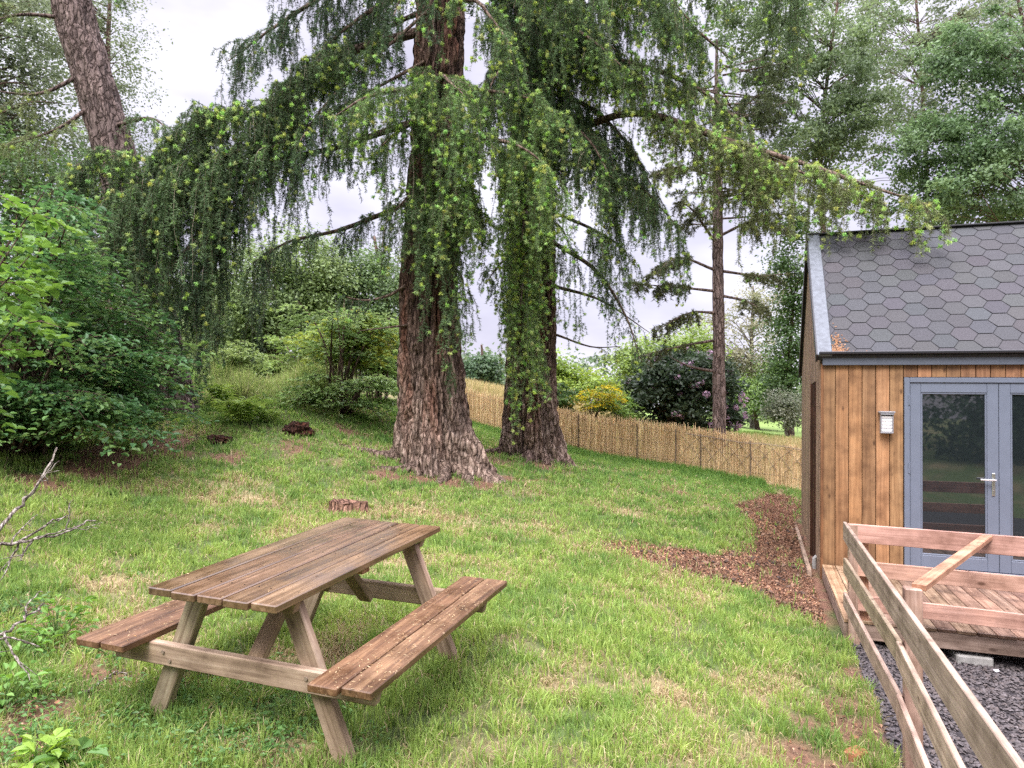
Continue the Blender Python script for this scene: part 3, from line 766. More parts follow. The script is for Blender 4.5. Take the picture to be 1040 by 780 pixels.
def build_fir_one():
    base = gpt(441, 479); base[1] = max(base[1], 11.6)
    Yb = base[1] + .45
    b = U(441, 474, Yb)
    tr = [np.array([b[0], b[1], b[2] - .25]), U(438, 400, Yb), U(436, 300, Yb), U(443, 150, Yb), U(447, 0, Yb), U(450, -250, Yb), U(452, -700, Yb)]
    o = thing('fir_tree', 'massive fir with bare flared trunk at its base, the thick one left of its twin', 'tree', (b[0], b[1], b[2]))
    f = Fir()
    g = Geo()
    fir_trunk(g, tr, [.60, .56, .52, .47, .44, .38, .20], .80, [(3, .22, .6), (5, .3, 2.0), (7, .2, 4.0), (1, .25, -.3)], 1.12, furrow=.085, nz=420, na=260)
    for k in range(4):
        px, py = rng.uniform(455, 505), rng.uniform(90, 210); f.limb([U(447, py - 30, Yb), U((px + 447) / 2, py - 12, 11.4), U(px, py + 14, 10.6)], .035, .6, (.5, 1.4), .085, 130, .7, (BR, MD)[k % 2])
    for k in range(2):
        px, py = rng.uniform(375, 430), rng.uniform(75, 220); f.limb([U(440, py - 30, Yb), U((px + 440) / 2, py - 12, 11.5), U(px, py + 14, 10.9)], .035, .55, (.5, 1.4), .085, 130, .35, MD)
    for a_, b_, c_ in (((436, 60), (330, 118), (262, 158)), ((436, 10), (340, 96), (300, 150)), ((300, 80), (240, 150), (188, 205)), ((220, 120), (170, 190), (120, 235))):
        f.limb([U(*a_, 11.9), U(*b_, 11.2), U(*c_, 10.7)], .03, .5, (.4, 1.5), .09, 130, .25, (DK, MD)[a_[1] > 50], start=.3)
    # surface roots running out over the grass
    for a, L in ((-.35, 1.25), (-2.85, .95), (-1.35, .7), (-2.1, .7), (-.9, .75)):
        n = 12; s = np.linspace(.35, .75 + L, n)
        px_ = b[0] + np.cos(a + .15 * np.sin(s * 3)) * s; py_ = b[1] + np.sin(a + .15 * np.sin(s * 3)) * s
        pz = ground_z(px_, py_) + .2 * np.exp(-(s - .35) * 2.6) - .035
        tube(g, np.stack([px_, py_, pz], -1), np.linspace(.15, .03, n), 9, (.95, .9, .85), wob=.18)
    Y = Yb
    # upper left, dark
    f.limb([U(440, -40, Y), U(360, -20, 11.9), U(290, 20, 11.5), U(232, 62, 11.3)], .07, .75, (.5, 1.5), .09, 130, .1, DK)
    f.limb([U(440, -90, Y), U(350, -60, 11.7), U(290, -40, 11.3)], .07, .8, (.7, 1.6), .1, 120, .05, DK)
    f.limb([U(440, -20, Y), U(395, 0, 12), U(350, 30, 11.6), U(310, 70, 11.4)], .06, .6, (.5, 1.4), .1, 120, .12, DK)
    # the long bough to the left and its curtains
    f.limb([U(436, 30, Y), U(362, 50, 11.6), U(312, 72, 11.3), U(266, 112, 11.1), U(208, 120, 10.9), U(160, 160, 10.8), U(118, 158, 10.7), U(80, 178, 10.6)], .085, .62, (.9, 2.0), .038, 135, .32, (.080, .128, .058), per=5, taper=.35,
           hmap=([0, .25, .4, .55, .75, 1], [.5, .6, .9, 1.35, 1.5, 1.2]))
    f.limb([U(262, 116, 11.1), U(205, 124, 10.9), U(158, 162, 10.7), U(112, 160, 10.6), U(74, 176, 10.5)], .03, .5, (.1, .3), .06, 130, 1.0, BR, start=0, wood=False)
    f.limb([U(400, 48, 11.9), U(340, 66, 11.5), U(280, 90, 11.1), U(230, 118, 10.9)], .03, .5, (.1, .4), .07, 130, .7, MD, start=0, wood=False)
    f.limb([U(430, 120, Y), U(340, 150, 11.5), U(270, 165, 11), U(200, 190, 10.7), U(150, 225, 10.5)], .06, .55, (.7, 1.8), .085, 130, .2, DK, hmap=([0, .3, .5, 1], [.35, .5, 1, 1.4]))
    f.limb([U(260, 190, 11), U(215, 225, 10.7), U(180, 265, 10.5), U(165, 290, 10.4)], .03, .4, (1.2, 2.5), .07, 130, .22, DK, start=0)
    f.limb([U(235, 225, 11), U(210, 250, 10.8), U(196, 280, 10.6)], .03, .22, (2.0, 3.1), .06, 130, .3, DK, start=0)
    f.limb([U(250, 150, 10.9), U(200, 170, 10.7), U(150, 190, 10.5), U(105, 205, 10.4)], .03, .5, (1.0, 2.9), .045, 130, .25, MD, start=0)
    f.limb([U(300, 120, 11.3), U(250, 150, 11.1), U(215, 180, 11)], .03, .5, (.8, 2.2), .06, 130, .2, DK, start=0)
    f.limb([U(430, 200, Y), U(350, 232, 11.8), U(295, 245, 11.3), U(255, 268, 11)], .05, .42, (.4, 1.6), .075, 125, .08, DK, hmap=([0, .4, .75, 1], [.35, .6, 1.0, 1.3]))
    f.limb([U(420, 285, Y - .3), U(395, 300, 11.9), U(370, 305, 11.7), U(345, 300, 11.5)], .035, .25, (.2, .5), .12, 110, .05, DK)
    f.limb([U(415, 330, Y - .4), U(390, 333, 11.8), U(365, 336, 11.6)], .022, .1, (.05, .12), .5, 60, .0, DK, bare=.8)
    # fresh green sprays in front of the trunk
    f.limb([U(440, 100, Y), U(405, 92, 11), U(370, 100, 10.4), U(340, 118, 10.1)], .05, .6, (.4, 1.2), .07, 130, .65, BR)
    f.limb([U(445, 90, Y), U(450, 78, 11), U(455, 82, 10.3), U(470, 95, 10)], .05, .65, (.5, 1.5), .07, 130, .75, BR)
    f.limb([U(440, 120, Y), U(410, 130, 11.2), U(385, 150, 10.8)], .045, .6, (.7, 2.0), .075, 130, .35, MD)
    f.limb([U(440, 185, Y), U(420, 195, 11.3), U(400, 215, 10.9)], .045, .5, (.5, 1.3), .075, 130, .3, MD)
    f.limb([U(455, 135, Y), U(495, 140, 11), U(530, 150, 10.4), U(560, 172, 10.2)], .05, .65, (.6, 1.6), .07, 130, .8, BR)
    f.limb([U(450, 90, Y), U(490, 92, 11.2), U(530, 98, 10.8), U(570, 115, 10.6)], .05, .6, (.5, 1.1), .075, 130, .8, BR)
    f.limb([U(455, 215, Y), U(455, 222, 11.3), U(447, 240, 11)], .035, .38, (1.0, 2.4), .05, 135, .4, MD, per=6)
    f.limb([U(455, 200, Y), U(475, 210, 11.3), U(490, 232, 11)], .035, .45, (.7, 1.6), .06, 135, .55, BR)
    f.limb([U(460, 270, Y), U(470, 285, 11.6), U(468, 310, 11.3)], .03, .28, (.8, 1.8), .07, 130, .25, MD)
    f.limb([U(450, 10, Y), U(480, 0, 11.2), U(500, 20, 10.8), U(520, 48, 10.6)], .05, .65, (.5, 1.4), .075, 130, .65, MD)
    f.limb([U(450, -40, Y), U(430, -40, 10.9), U(415, -20, 10.4), U(400, 15, 10.2)], .05, .6, (.5, 1.0), .085, 130, .2, DK)
    # crown above the picture
    for k in range(12):
        a = rng.uniform(0, 2 * np.pi); z = rng.uniform(8.2, 15); ln = rng.uniform(2.2, 4.0)
        p0 = np.array([b[0], b[1], z]); p1 = p0 + np.array([math.cos(a) * ln, math.sin(a) * ln, -.25 * ln])
        f.limb([p0, (p0 + p1) / 2 + [0, 0, .2], p1], .06, .8, (.4, 1.0), .28, 80, .1, DK, nl=.085)
    f.limb([U(450, -60, Y), U(500, -60, 11.6), U(560, -40, 11.2), U(610, 0, 11)], .06, .7, (.7, 1.7), .08, 125, .3, MD)
    for w, c, gr, fs in zip(f.wood.V, f.wood.C, f.wood.G, [0] * len(f.wood.V)): pass
    off = g.n
    for kf, arrs in f.wood.F.items():
        for a in arrs: g.F.setdefault(kf, []).append(a + off)
    g.V += f.wood.V; g.C += f.wood.C; g.G += f.wood.G; g.n += f.wood.n
    g.V = [local(o, v) for v in g.V]
    g.build('trunk', M['bark_fir'], o, smooth=True)
    V, fs, C = f.needles()
    mesh_obj('crown', local(o, V), fs, M['needle'], o, col=C)
    return len(V)
nv1 = build_fir_one()

def merge(g, w):
    for kf, arrs in w.F.items():
        for a in arrs: g.F.setdefault(kf, []).append(a + g.n)
    g.V += w.V; g.C += w.C; g.G += w.G; g.n += w.n

def build_fir_two():
    Yb = gpt(537, 466)[1] + .4
    b = U(537, 462, Yb); Y = Yb
    o = thing('fir_tree', 'fir whose trunk is cloaked in bright-tipped hanging shoots, beside the reed screen', 'tree', tuple(b))
    g = Geo(); f = Fir()
    tr = [b - [0, 0, .25], U(538, 400, Y), U(540, 300, Y), U(541, 150, Y), U(542, 0, Y), U(543, -250, Y), U(543, -600, Y)]
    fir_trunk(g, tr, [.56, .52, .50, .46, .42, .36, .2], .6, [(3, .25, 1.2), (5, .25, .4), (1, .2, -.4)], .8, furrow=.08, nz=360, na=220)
    for a, L in ((-.5, .9), (-2.6, .7), (-1.6, .5)):
        n = 12; s = np.linspace(.35, .6 + L, n); x = b[0] + np.cos(a) * s; y = b[1] + np.sin(a) * s
        tube(g, np.stack([x, y, ground_z(x, y) + .2 * np.exp(-(s - .35) * 2.6) - .035], -1), np.linspace(.13, .03, n), 9, (.9, .82, .78), wob=.18)
    for k in range(12):
        px, py = rng.uniform(490, 640), rng.uniform(-10, 150); f.limb([U(542, py - 40, Y), U((px + 542) / 2, py - 16, 13.2), U(px, py + 18, 12.4)], .04, .7, (.6, 1.5), .09, 130, (.5, .15)[k % 2], (MD, DK)[k % 2])
    # right-hand boughs
    f.limb([U(545, -20, Y), U(620, -5, 13), U(690, 20, 12.2), U(745, 62, 11.9)], .085, .85, (.5, 1.5), .08, 130, .8, BR)
    f.limb([U(545, 55, Y), U(620, 60, 12.9), U(700, 85, 12), U(765, 135, 11.5)], .085, .8, (.5, 1.5), .08, 130, .85, (.105, .155, .064))
    f.limb([U(548, 150, Y), U(640, 115, 12.6), U(730, 140, 11.4), U(815, 166, 10.2), U(880, 188, 9.4), U(942, 208, 9.0)], .075, .5, (.5, 1.3), .06, 130, .75, OL, start=.3, taper=.4,
           hmap=([0, .5, .8, .93, 1], [1.0, 1.1, 1.2, 1.0, .2]))
    f.limb([U(700, 125, 11.8), U(770, 155, 10.9), U(830, 182, 9.9), U(892, 205, 9.3)], .035, .45, (.25, .7), .07, 130, .6, OL, start=0)
    f.limb([U(545, 170, Y), U(605, 165, 13), U(650, 190, 12.6), U(690, 232, 12.4)], .06, .6, (.6, 1.6), .065, 130, .3, MD)
    f.limb([U(548, 90, Y), U(600, 110, 13.2), U(640, 150, 12.8), U(665, 195, 12.6)], .06, .7, (.6, 1.5), .065, 130, .15, DK)
    f.limb([U(545, 120, Y), U(575, 125, 12.9), U(600, 145, 12.3), U(620, 180, 12)], .05, .65, (.7, 1.8), .07, 130, .35, MD)
    f.limb([U(545, 20, Y), U(570, 25, 12.9), U(600, 40, 12.2), U(640, 75, 11.8)], .06, .75, (.6, 1.5), .08, 130, .75, BR)
    f.limb([U(543, 60, Y), U(520, 62, 13), U(505, 75, 12.4), U(490, 105, 12)], .05, .6, (.7, 1.6), .08, 125, .3, DK)
    f.limb([U(545, -80, Y), U(650, -70, 12.8), U(760, -40, 12), U(820, 0, 11.8)], .07, .8, (.7, 1.6), .08, 125, .35, MD)
    f.limb([U(545, -60, Y), U(600, -40, 12.6), U(660, -20, 11.8), U(700, 20, 11.4)], .07, .8, (.8, 1.8), .085, 125, .4, MD)
    f.limb([U(543, -60, Y), U(532, -50, 13.2), U(525, -20, 12.6)], .05, .7, (.7, 1.6), .06, 130, .3, DK)
    # curtain down the front of the trunk
    f.limb([U(540, 150, Y), U(538, 152, 13.0), U(533, 176, 12.1)], .05, .6, (1.0, 2.8), .05, 130, .9, BT, per=5, sub=5, tipk=1.3)
    f.limb([U(538, 215, Y), U(533, 220, 13.0), U(530, 244, 12.3)], .05, .5, (1.0, 2.7), .05, 130, .9, BT, per=5, sub=5, tipk=1.3)
    f.limb([U(536, 285, Y), U(531, 290, 13.0), U(529, 309, 12.4)], .04, .42, (1.0, 2.7), .05, 130, .95, BT, per=5, sub=5, tipk=1.3)
    f.limb([U(540, 345, Y), U(543, 350, 13.0), U(545, 362, 12.6)], .03, .32, (.7, 1.75), .06, 130, .95, BT, per=5, sub=5, tipk=1.3)
    f.limb([U(520, 260, Y), U(508, 268, 13.5), U(495, 285, 13.2)], .04, .35, (.5, 1.3), .07, 130, .4, MD)
    f.limb([U(550, 220, Y), U(570, 232, 13.6), U(580, 255, 13.3)], .04, .4, (.8, 1.9), .06, 130, .5, MD)
    # sparse drooping limbs on the right
    f.limb([U(560, 245, Y - .3), U(605, 275, 13.6), U(635, 320, 13.2), U(650, 365, 13)], .05, .5, (.2, .6), .16, 110, .15, DK)
    f.limb([U(560, 290, Y - .3), U(610, 305, 13.7), U(660, 338, 13.3)], .04, .5, (.15, .45), .2, 100, .1, DK, bare=.3)
    f.limb([U(560, 215, Y - .3), U(600, 232, 13.5), U(630, 250, 13), U(640, 265, 12.8)], .04, .4, (.7, 2.0), .06, 130, .35, MD, start=.35)
    f.limb([U(565, 340, Y - .3), U(600, 352, 13.8), U(630, 352, 13.5)], .025, .3, (.1, .3), .25, 90, .1, DK, bare=.3)
    f.limb([U(610, 180, 12.9), U(622, 215, 12.8), U(628, 250, 12.7)], .02, .25, (.9, 2.2), .08, 130, .35, MD, start=0)
    f.limb([U(720, 120, 12), U(765, 180, 11.8), U(790, 215, 11.6)], .03, .45, (.6, 1.4), .075, 130, .25, OL, start=0)
    for k in range(12):
        a = rng.uniform(0, 2 * np.pi); z = rng.uniform(8.6, 15); ln = rng.uniform(2.2, 4.0)
        p0 = np.array([b[0], b[1], z]); p1 = p0 + np.array([math.cos(a) * ln, math.sin(a) * ln, -.25 * ln])
        f.limb([p0, (p0 + p1) / 2 + [0, 0, .2], p1], .06, .8, (.4, 1.0), .28, 80, .1, DK, nl=.085)
    merge(g, f.wood)
    g.V = [local(o, v) for v in g.V]
    g.build('trunk', M['bark_fir'], o, smooth=True)
    V, fs, C = f.needles()
    mesh_obj('crown', local(o, V), fs, M['needle'], o, col=C)
    return len(V)
nv2 = build_fir_two()
print('fir verts', nv1, nv2)

# the leaning trunk on the left
def build_leaning():
    Y = 12.6
    b = U(172, 446, Y); b[2] = ground_z(b[0], b[1])
    o = thing('conifer_tree', 'tall leaning conifer trunk rising behind the bushes at the upper left', 'tree', tuple(b))
    g = Geo(); f = Fir()
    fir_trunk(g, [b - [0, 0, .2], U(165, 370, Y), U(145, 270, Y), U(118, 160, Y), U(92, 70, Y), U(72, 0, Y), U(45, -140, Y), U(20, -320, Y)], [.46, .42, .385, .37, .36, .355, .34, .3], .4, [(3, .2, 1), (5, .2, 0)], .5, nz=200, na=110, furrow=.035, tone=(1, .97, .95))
    T = lambda py: U(np.interp(py, [0, 160, 370], [72, 118, 165]), py, Y)
    for p, q, h, tone in (((T(70), U(40, 95, 12), U(-20, 90, 11.6)), .5, (.2, .5), OL), ((T(100), U(60, 130, 12), U(0, 150, 11.6)), .5, (.2, .6), OL), ((T(20), U(20, 15, 12), U(-30, 30, 11.6)), .5, (.3, .7), OL),
                    ((T(130), U(90, 160, 12.2), U(40, 190, 12)), .5, (.5, 1.2), MD), ((T(190), U(90, 215, 12), U(40, 255, 11.7)), .5, (.6, 1.4), DK), ((T(130), U(150, 120, 12), U(170, 130, 11.8)), .4, (.3, .8), MD),
                    ((T(240), U(110, 270, 11.9), U(70, 310, 11.6)), .5, (.6, 1.3), DK), ((T(280), U(180, 290, 12), U(210, 315, 11.8)), .4, (.7, 1.6), DK), ((T(-10), U(110, -10, 12.2), U(125, 0, 12)), .3, (.1, .3), MD)):
        f.limb(list(p), .045, q, h, .085, 115, .12, tone)
    for k in range(9):
        py = rng.uniform(165, 330); p = T(py); e = U(np.interp(py, [0, 160, 370], [72, 118, 165]) + rng.uniform(-45, 50), py + rng.uniform(5, 30), rng.uniform(11.2, 11.8))
        f.limb([p, (p + e) / 2 + [0, 0, .1], e], .03, .45, (.6, 1.5), .075, 120, .2, (MD, DK, BR)[k % 3])
    merge(g, f.wood); g.V = [local(o, v) for v in g.V]
    g.build('trunk', M['bark_grey'], o, smooth=True)
    V, fs, C = f.needles(); mesh_obj('crown', local(o, V), fs, M['needle'], o, col=C)
build_leaning()

def build_pine():
    Y = 19.0
    b = U(731, 437, Y); b[2] = ground_z(b[0], b[1])
    o = thing('pine_tree', 'slim straight pine with whorled limbs standing behind the reed screen', 'tree', tuple(b))
    g = Geo()
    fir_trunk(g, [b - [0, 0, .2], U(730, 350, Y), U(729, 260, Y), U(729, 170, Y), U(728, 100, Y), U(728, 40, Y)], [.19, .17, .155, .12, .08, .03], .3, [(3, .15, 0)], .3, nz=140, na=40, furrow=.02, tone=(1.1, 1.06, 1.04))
    f = Fir()
    L = [((729, 296), (690, 292), (640, 288), .28, 1), ((729, 318), (700, 318), (668, 335), .2, .6), ((729, 345), (690, 352), (650, 362), .0, 1), ((728, 275), (690, 262), (665, 278), .28, 1), ((729, 250), (705, 215), (690, 205), .2, .4),
         ((731, 275), (770, 280), (800, 278), .2, .5), ((731, 300), (755, 305), (770, 312), .3, .8), ((730, 240), (765, 225), (800, 232), .25, .6), ((730, 378), (700, 372), (680, 362), 0, 0), ((730, 200), (770, 190), (800, 185), .3, .8), ((728, 180), (690, 170), (660, 180), .3, .8)]
    for a, m_, c, s_, k in L:
        f.limb([U(*a, Y), U(*m_, Y - .4), U(*c, Y - .8)], .045, max(s_, .02) * 2, (.05, .22), .07 if k else 3, 110, .05, (.075, .085, .038), nl=.10, per=6, start=.3, lift=.1)
    for k in range(34):
        a = rng.uniform(0, 2 * np.pi); z = rng.uniform(6.6, 11); p0 = np.array([b[0], b[1], z]); p1 = p0 + np.array([math.cos(a), math.sin(a), .1]) * rng.uniform(1, 2.2)
        f.limb([p0, (p0 + p1) / 2, p1], .03, .6, (.05, .3), .12, 80, .05, (.06, .08, .035), nl=.1)
    merge(g, f.wood); g.V = [local(o, v) for v in g.V]
    g.build('trunk', M['bark_grey'], o, smooth=True)
    V, fs, C = f.needles(); mesh_obj('crown', local(o, V), fs, M['needle'], o, col=C)
build_pine()

# ------------------------------------------------------------------ broad-leaved trees and shrubs
def blob(px, py, Y, rx, rz, ry=None):
    p = U(px, py, Y); s = Y / F
    return (p[0], p[1], p[2], rx * s, (ry if ry else rx * s), rz * s)
G_LIGHT = [(.13, .21, .055), (.17, .26, .075), (.10, .17, .05)]
G_MID = [(.06, .115, .035), (.085, .15, .045), (.05, .095, .032)]
G_DARK = [(.032, .07, .026), (.045, .09, .03), (.028, .058, .022)]
G_PALE = [(.15, .19, .11), (.19, .23, .13), (.12, .16, .085)]
G_LIME = [(.20, .30, .055), (.25, .34, .07), (.15, .24, .05)]
G_BLUE = [(.065, .12, .06), (.10, .16, .08), (.05, .095, .045)]

def ground_at(px, Y, dz=0):
    p = U(px, 400, Y); return np.array([p[0], p[1], float(ground_z(p[0], p[1])) + dz])

def spray_bush(name, label, base, stems, per, leaf, cols, size=.5, mat='bark', ww=.62, stem_r=.02, lw=1.0):
    """stems: list of (tip point, number of sprays). Flat layered fans of leaves."""
    o = thing(name, label, 'bush' if 'bush' in name else 'tree', tuple(base))
    g = Geo(); CC, DD = [], []
    for tip, ns in stems:
        tip = np.asarray(tip); b0 = np.array(base) + rng.normal(0, .12, 3) * [1, 1, 0] - [0, 0, .1]
        mid = b0 * .5 + tip * .5 + np.array([0, 0, .18 * np.linalg.norm(tip - b0)])
        T = smoothline([b0, mid, tip], 14)
        tube(g, T, np.linspace(stem_r, .004, 14), 6, cap=False)
        t = rng.uniform(.35, 1.0, ns) ** .8 * 13; k = np.minimum(t.astype(int), 12); f = (t - k)[:, None]
        P = T[k] * (1 - f) + T[k + 1] * f
        out = unit((P - np.array(base)) * [1, 1, 0] + rng.normal(0, .6, (ns, 3)) * [1, 1, 0]) + [0, 0, 0]
        D = unit(out + np.array([0, 0, 1]) * rng.uniform(-.35, .15, (ns, 1)))
        CC.append(P); DD.append(D)
    C = np.concatenate(CC); D = np.concatenate(DD)
    sz = size * rng.uniform(.6, 1.25, len(C))
    for c, d, s_ in zip(C[::2], D[::2], sz[::2]): tube(g, [c, c + d * s_ * .5, c + d * s_ * .9 - [0, 0, .15 * s_]], [.006, .004, .002], 4, cap=False)
    P, dd, i = spray_points(C, D, sz, per)
    n = len(P)
    nr = unit(rng.normal(0, .28, (n, 3)) + [0, 0, 1])
    tone = pick_cols(len(C), cols, .2)[i] * rng.uniform(.8, 1.2, (n, 1))
    L = leaf * rng.uniform(.65, 1.25, n)
    V, fs, Cc = leaf_mesh(P, nr, dd, L, L * ww, tone)
    mesh_obj('foliage', local(o, V), fs, M['leaf'], o, col=Cc)
    g.V = [local(o, v) for v in g.V]
    g.build('stem', M[mat], o, smooth=True)
    return o

# big layered beech bush on the left
bb = ground_at(20, 9.3)
st = []
for k in range(64):
    px = rng.uniform(-80, 150); py = rng.uniform(185, 440)
    lim = np.interp(py, [185, 260, 330, 400, 450], [75, 115, 150, 180, 160])
    px = min(px, lim - rng.uniform(0, 25)); st.append((U(px, py, rng.uniform(7.6, 10.4)), 9))
for k in range(12): st.append((U(rng.uniform(-20, 155), rng.uniform(385, 455), rng.uniform(7.8, 9)), 9))
for k in range(16): st.append((U(rng.uniform(115, 178), rng.uniform(335, 432), rng.uniform(8.8, 10.2)), 8))
spray_bush('beech_bush', 'large layered beech bush filling the left edge above the bare shaded soil', bb, st, 26, .085, [(.075, .17, .06), (.11, .22, .075), (.17, .28, .09), (.055, .125, .05)], .62, stem_r=.03)
# nearer bright lime-green branch at the left edge
bl = ground_at(-90, 5.6)
st = [(U(22, 322, 5.3), 5), (U(-10, 300, 5.4), 7), (U(30, 260, 5.6), 4), (U(-20, 230, 5.6), 8), (U(45, 195, 6), 5), (U(-10, 190, 5.8), 8), (U(25, 230, 5.8), 7), (U(-20, 280, 5.5), 9)]
spray_bush('lime_bush', 'bright lime-green leaves reaching in from the left edge in front of the beech', bl, st, 15, .095, [(.15, .28, .06), (.19, .32, .075), (.12, .23, .055)], .42, stem_r=.02, ww=.8)
# small rowan-like tree left of the big trunk
sb = ground_at(345, 14.4)
st = [(U(rng.uniform(300, 400), rng.uniform(300, 412), rng.uniform(13.2, 15.4)), 6) for k in range(26)]
spray_bush('young_tree', 'small young tree with drooping layered leaves left of the thickest trunk', sb, st, 26, .12, [(.17, .27, .10), (.22, .33, .12), (.26, .37, .14)], .62, ww=.5, stem_r=.03)
spray_bush('golden_bush', 'yellow-leaved shrub top showing above the small layered tree', ground_at(352, 16), [(U(rng.uniform(318, 385), rng.uniform(312, 345), rng.uniform(15.0, 16.2)), 8) for k in range(16)], 26, .12, [(.33, .36, .08), (.27, .34, .08), (.22, .30, .08)], .55, ww=.6)

broadleaf('broadleaf_tree', 'pale hazy tree behind the leaning trunk at the upper left', 'tree', ground_at(110, 26), U(112, -20, 26), .22, [blob(120, 60, 26, 42, 90), blob(110, 150, 26, 40, 60), blob(60, 20, 26, 60, 60)], 16000, .11, G_PALE, .35, hollow=.2)
broadleaf('broadleaf_tree', 'grey-green tree in the top left corner behind the conifer boughs', 'tree', ground_at(10, 17), U(15, -60, 17), .2, [blob(10, 40, 17, 70, 80), blob(30, 140, 17, 60, 50), blob(-20, 110, 17, 60, 90)], 20000, .10, [(.10, .135, .075), (.14, .18, .095), (.17, .21, .12)], .3, hollow=.2)
broadleaf('broadleaf_tree', 'leafy tree at the far left rising just above the beech bush', 'tree', ground_at(30, 13.5), U(20, 180, 13.5), .12, [blob(20, 190, 13.5, 75, 50), blob(60, 250, 13.5, 60, 50), blob(110, 320, 14, 50, 70)], 22000, .09, [(.085, .15, .055), (.12, .2, .07), (.07, .13, .045)], .26)
broadleaf('broadleaf_tree', 'soft green tree seen through the hanging curtain left of the thick trunk', 'tree', ground_at(275, 24), U(275, 250, 24), .2, [blob(275, 300, 24, 55, 70), blob(235, 330, 24, 45, 50), blob(310, 280, 24, 40, 45)], 30000, .13, [(.20, .28, .11), (.24, .32, .13), (.16, .23, .09)], .38)
broadleaf('broadleaf_tree', 'darker green tree between the hanging curtain and the thick trunk', 'tree', ground_at(385, 26), U(380, 240, 26), .2, [blob(378, 310, 26, 42, 60), blob(345, 290, 26, 35, 40), blob(400, 360, 26, 30, 45)], 24000, .13, [(.12, .19, .075), (.16, .24, .095), (.09, .15, .06)], .38)
broadleaf('broadleaf_tree', 'pale far tree low behind the hanging strands at left', 'tree', ground_at(215, 30), U(215, 300, 30), .2, [blob(215, 335, 30, 50, 55), blob(165, 330, 30, 50, 60)], 14000, .16, [(.2, .28, .13), (.24, .32, .15)], .42)
broadleaf('broadleaf_tree', 'round green tree on the skyline between the two fir trunks', 'tree', ground_at(490, 36), U(489, 350, 36), .2, [blob(489, 376, 36, 17, 18), blob(478, 385, 36, 14, 12)], 5000, .2, G_BLUE, .4)
broadleaf('broadleaf_tree', 'light green tree on the skyline right of the strand-cloaked trunk', 'tree', ground_at(585, 38), U(585, 380, 38), .2, [blob(583, 392, 38, 22, 18), blob(560, 385, 38, 20, 25), blob(615, 395, 38, 18, 15)], 7000, .2, G_LIME, .4)
broadleaf('broadleaf_tree', 'bright spring-green tree behind the flowering rhododendron', 'tree', ground_at(675, 34), U(675, 345, 34), .2, [blob(675, 368, 34, 42, 26), blob(705, 355, 34, 20, 22), blob(650, 375, 34, 22, 22)], 14000, .18, [(.19, .28, .07), (.24, .33, .09), (.15, .23, .06)], .45)
broadleaf('broadleaf_tree', 'tall pale half-bare tree behind the slim pine', 'tree', ground_at(765, 42), U(765, 290, 42), .2, [blob(765, 350, 42, 36, 60), blob(720, 360, 42, 30, 40), blob(785, 300, 42, 22, 30)], 12000, .16, [(.24, .23, .15), (.28, .28, .17), (.20, .22, .12)], .45, mat='bark_pale', hollow=.15, limbs=40)
broadleaf('broadleaf_tree', 'slender mid-green tree hard against the left gable of the hut', 'tree', ground_at(803, 32), U(806, 300, 32), .2, [blob(803, 350, 32, 20, 75), blob(808, 270, 32, 18, 60), blob(795, 400, 32, 20, 30)], 14000, .15, G_MID, .4)
broadleaf('broadleaf_tree', 'lime-green bushy tree at the far edge of the lawn', 'tree', ground_at(770, 40), U(770, 390, 40), .15, [blob(768, 402, 40, 24, 20), blob(788, 392, 40, 18, 22)], 8000, .18, [(.15, .24, .07), (.19, .29, .08)], .4)
broadleaf('rounded_shrub', 'twiggy grey-green shrub on the lawn beside the hut gable', 'shrub', ground_at(800, 30), U(800, 412, 30), .08, [blob(801, 416, 30, 20, 17)], 3500, .12, [(.16, .19, .12), (.20, .21, .15)], .25, mat='bark_pale', limbs=30)
# birches behind the hut, sky between the leaves
broadleaf('birch_tree', 'airy birch with thin dark stem left of the hut ridge', 'tree', ground_at(895, 21), U(858, -60, 21), .12, [blob(850, 60, 21, 75, 80), blob(800, 40, 21, 60, 60), blob(880, 150, 21, 60, 60), blob(820, 140, 21, 60, 50), blob(760, 30, 21, 55, 60)], 26000, .11, [(.12, .17, .085), (.17, .24, .11), (.10, .15, .07)], .24, hollow=.1, limbs=70, flat=.25)
broadleaf('birch_tree', 'dense blue-green birch overhanging the roof at the right edge', 'tree', ground_at(1010, 19), U(1022, -60, 19), .13, [blob(1000, 150, 19, 62, 55), blob(950, 150, 19, 45, 35), blob(1030, 60, 19, 50, 60), blob(1000, 205, 19, 90, 30), blob(970, 60, 19, 40, 40)], 34000, .11, [(.12, .20, .09), (.17, .26, .12), (.09, .15, .07)], .23, hollow=.2, limbs=50, flat=.4)
broadleaf('birch_tree', 'thin far birch filling the sky at the top right', 'tree', ground_at(940, 28), U(925, -80, 28), .13, [blob(930, 30, 28, 90, 60), blob(1000, 20, 28, 70, 50), blob(860, 20, 28, 60, 50), blob(930, 110, 28, 60, 50)], 22000, .13, [(.13, .17, .10), (.19, .24, .13)], .3, hollow=.1, limbs=60, flat=.2)

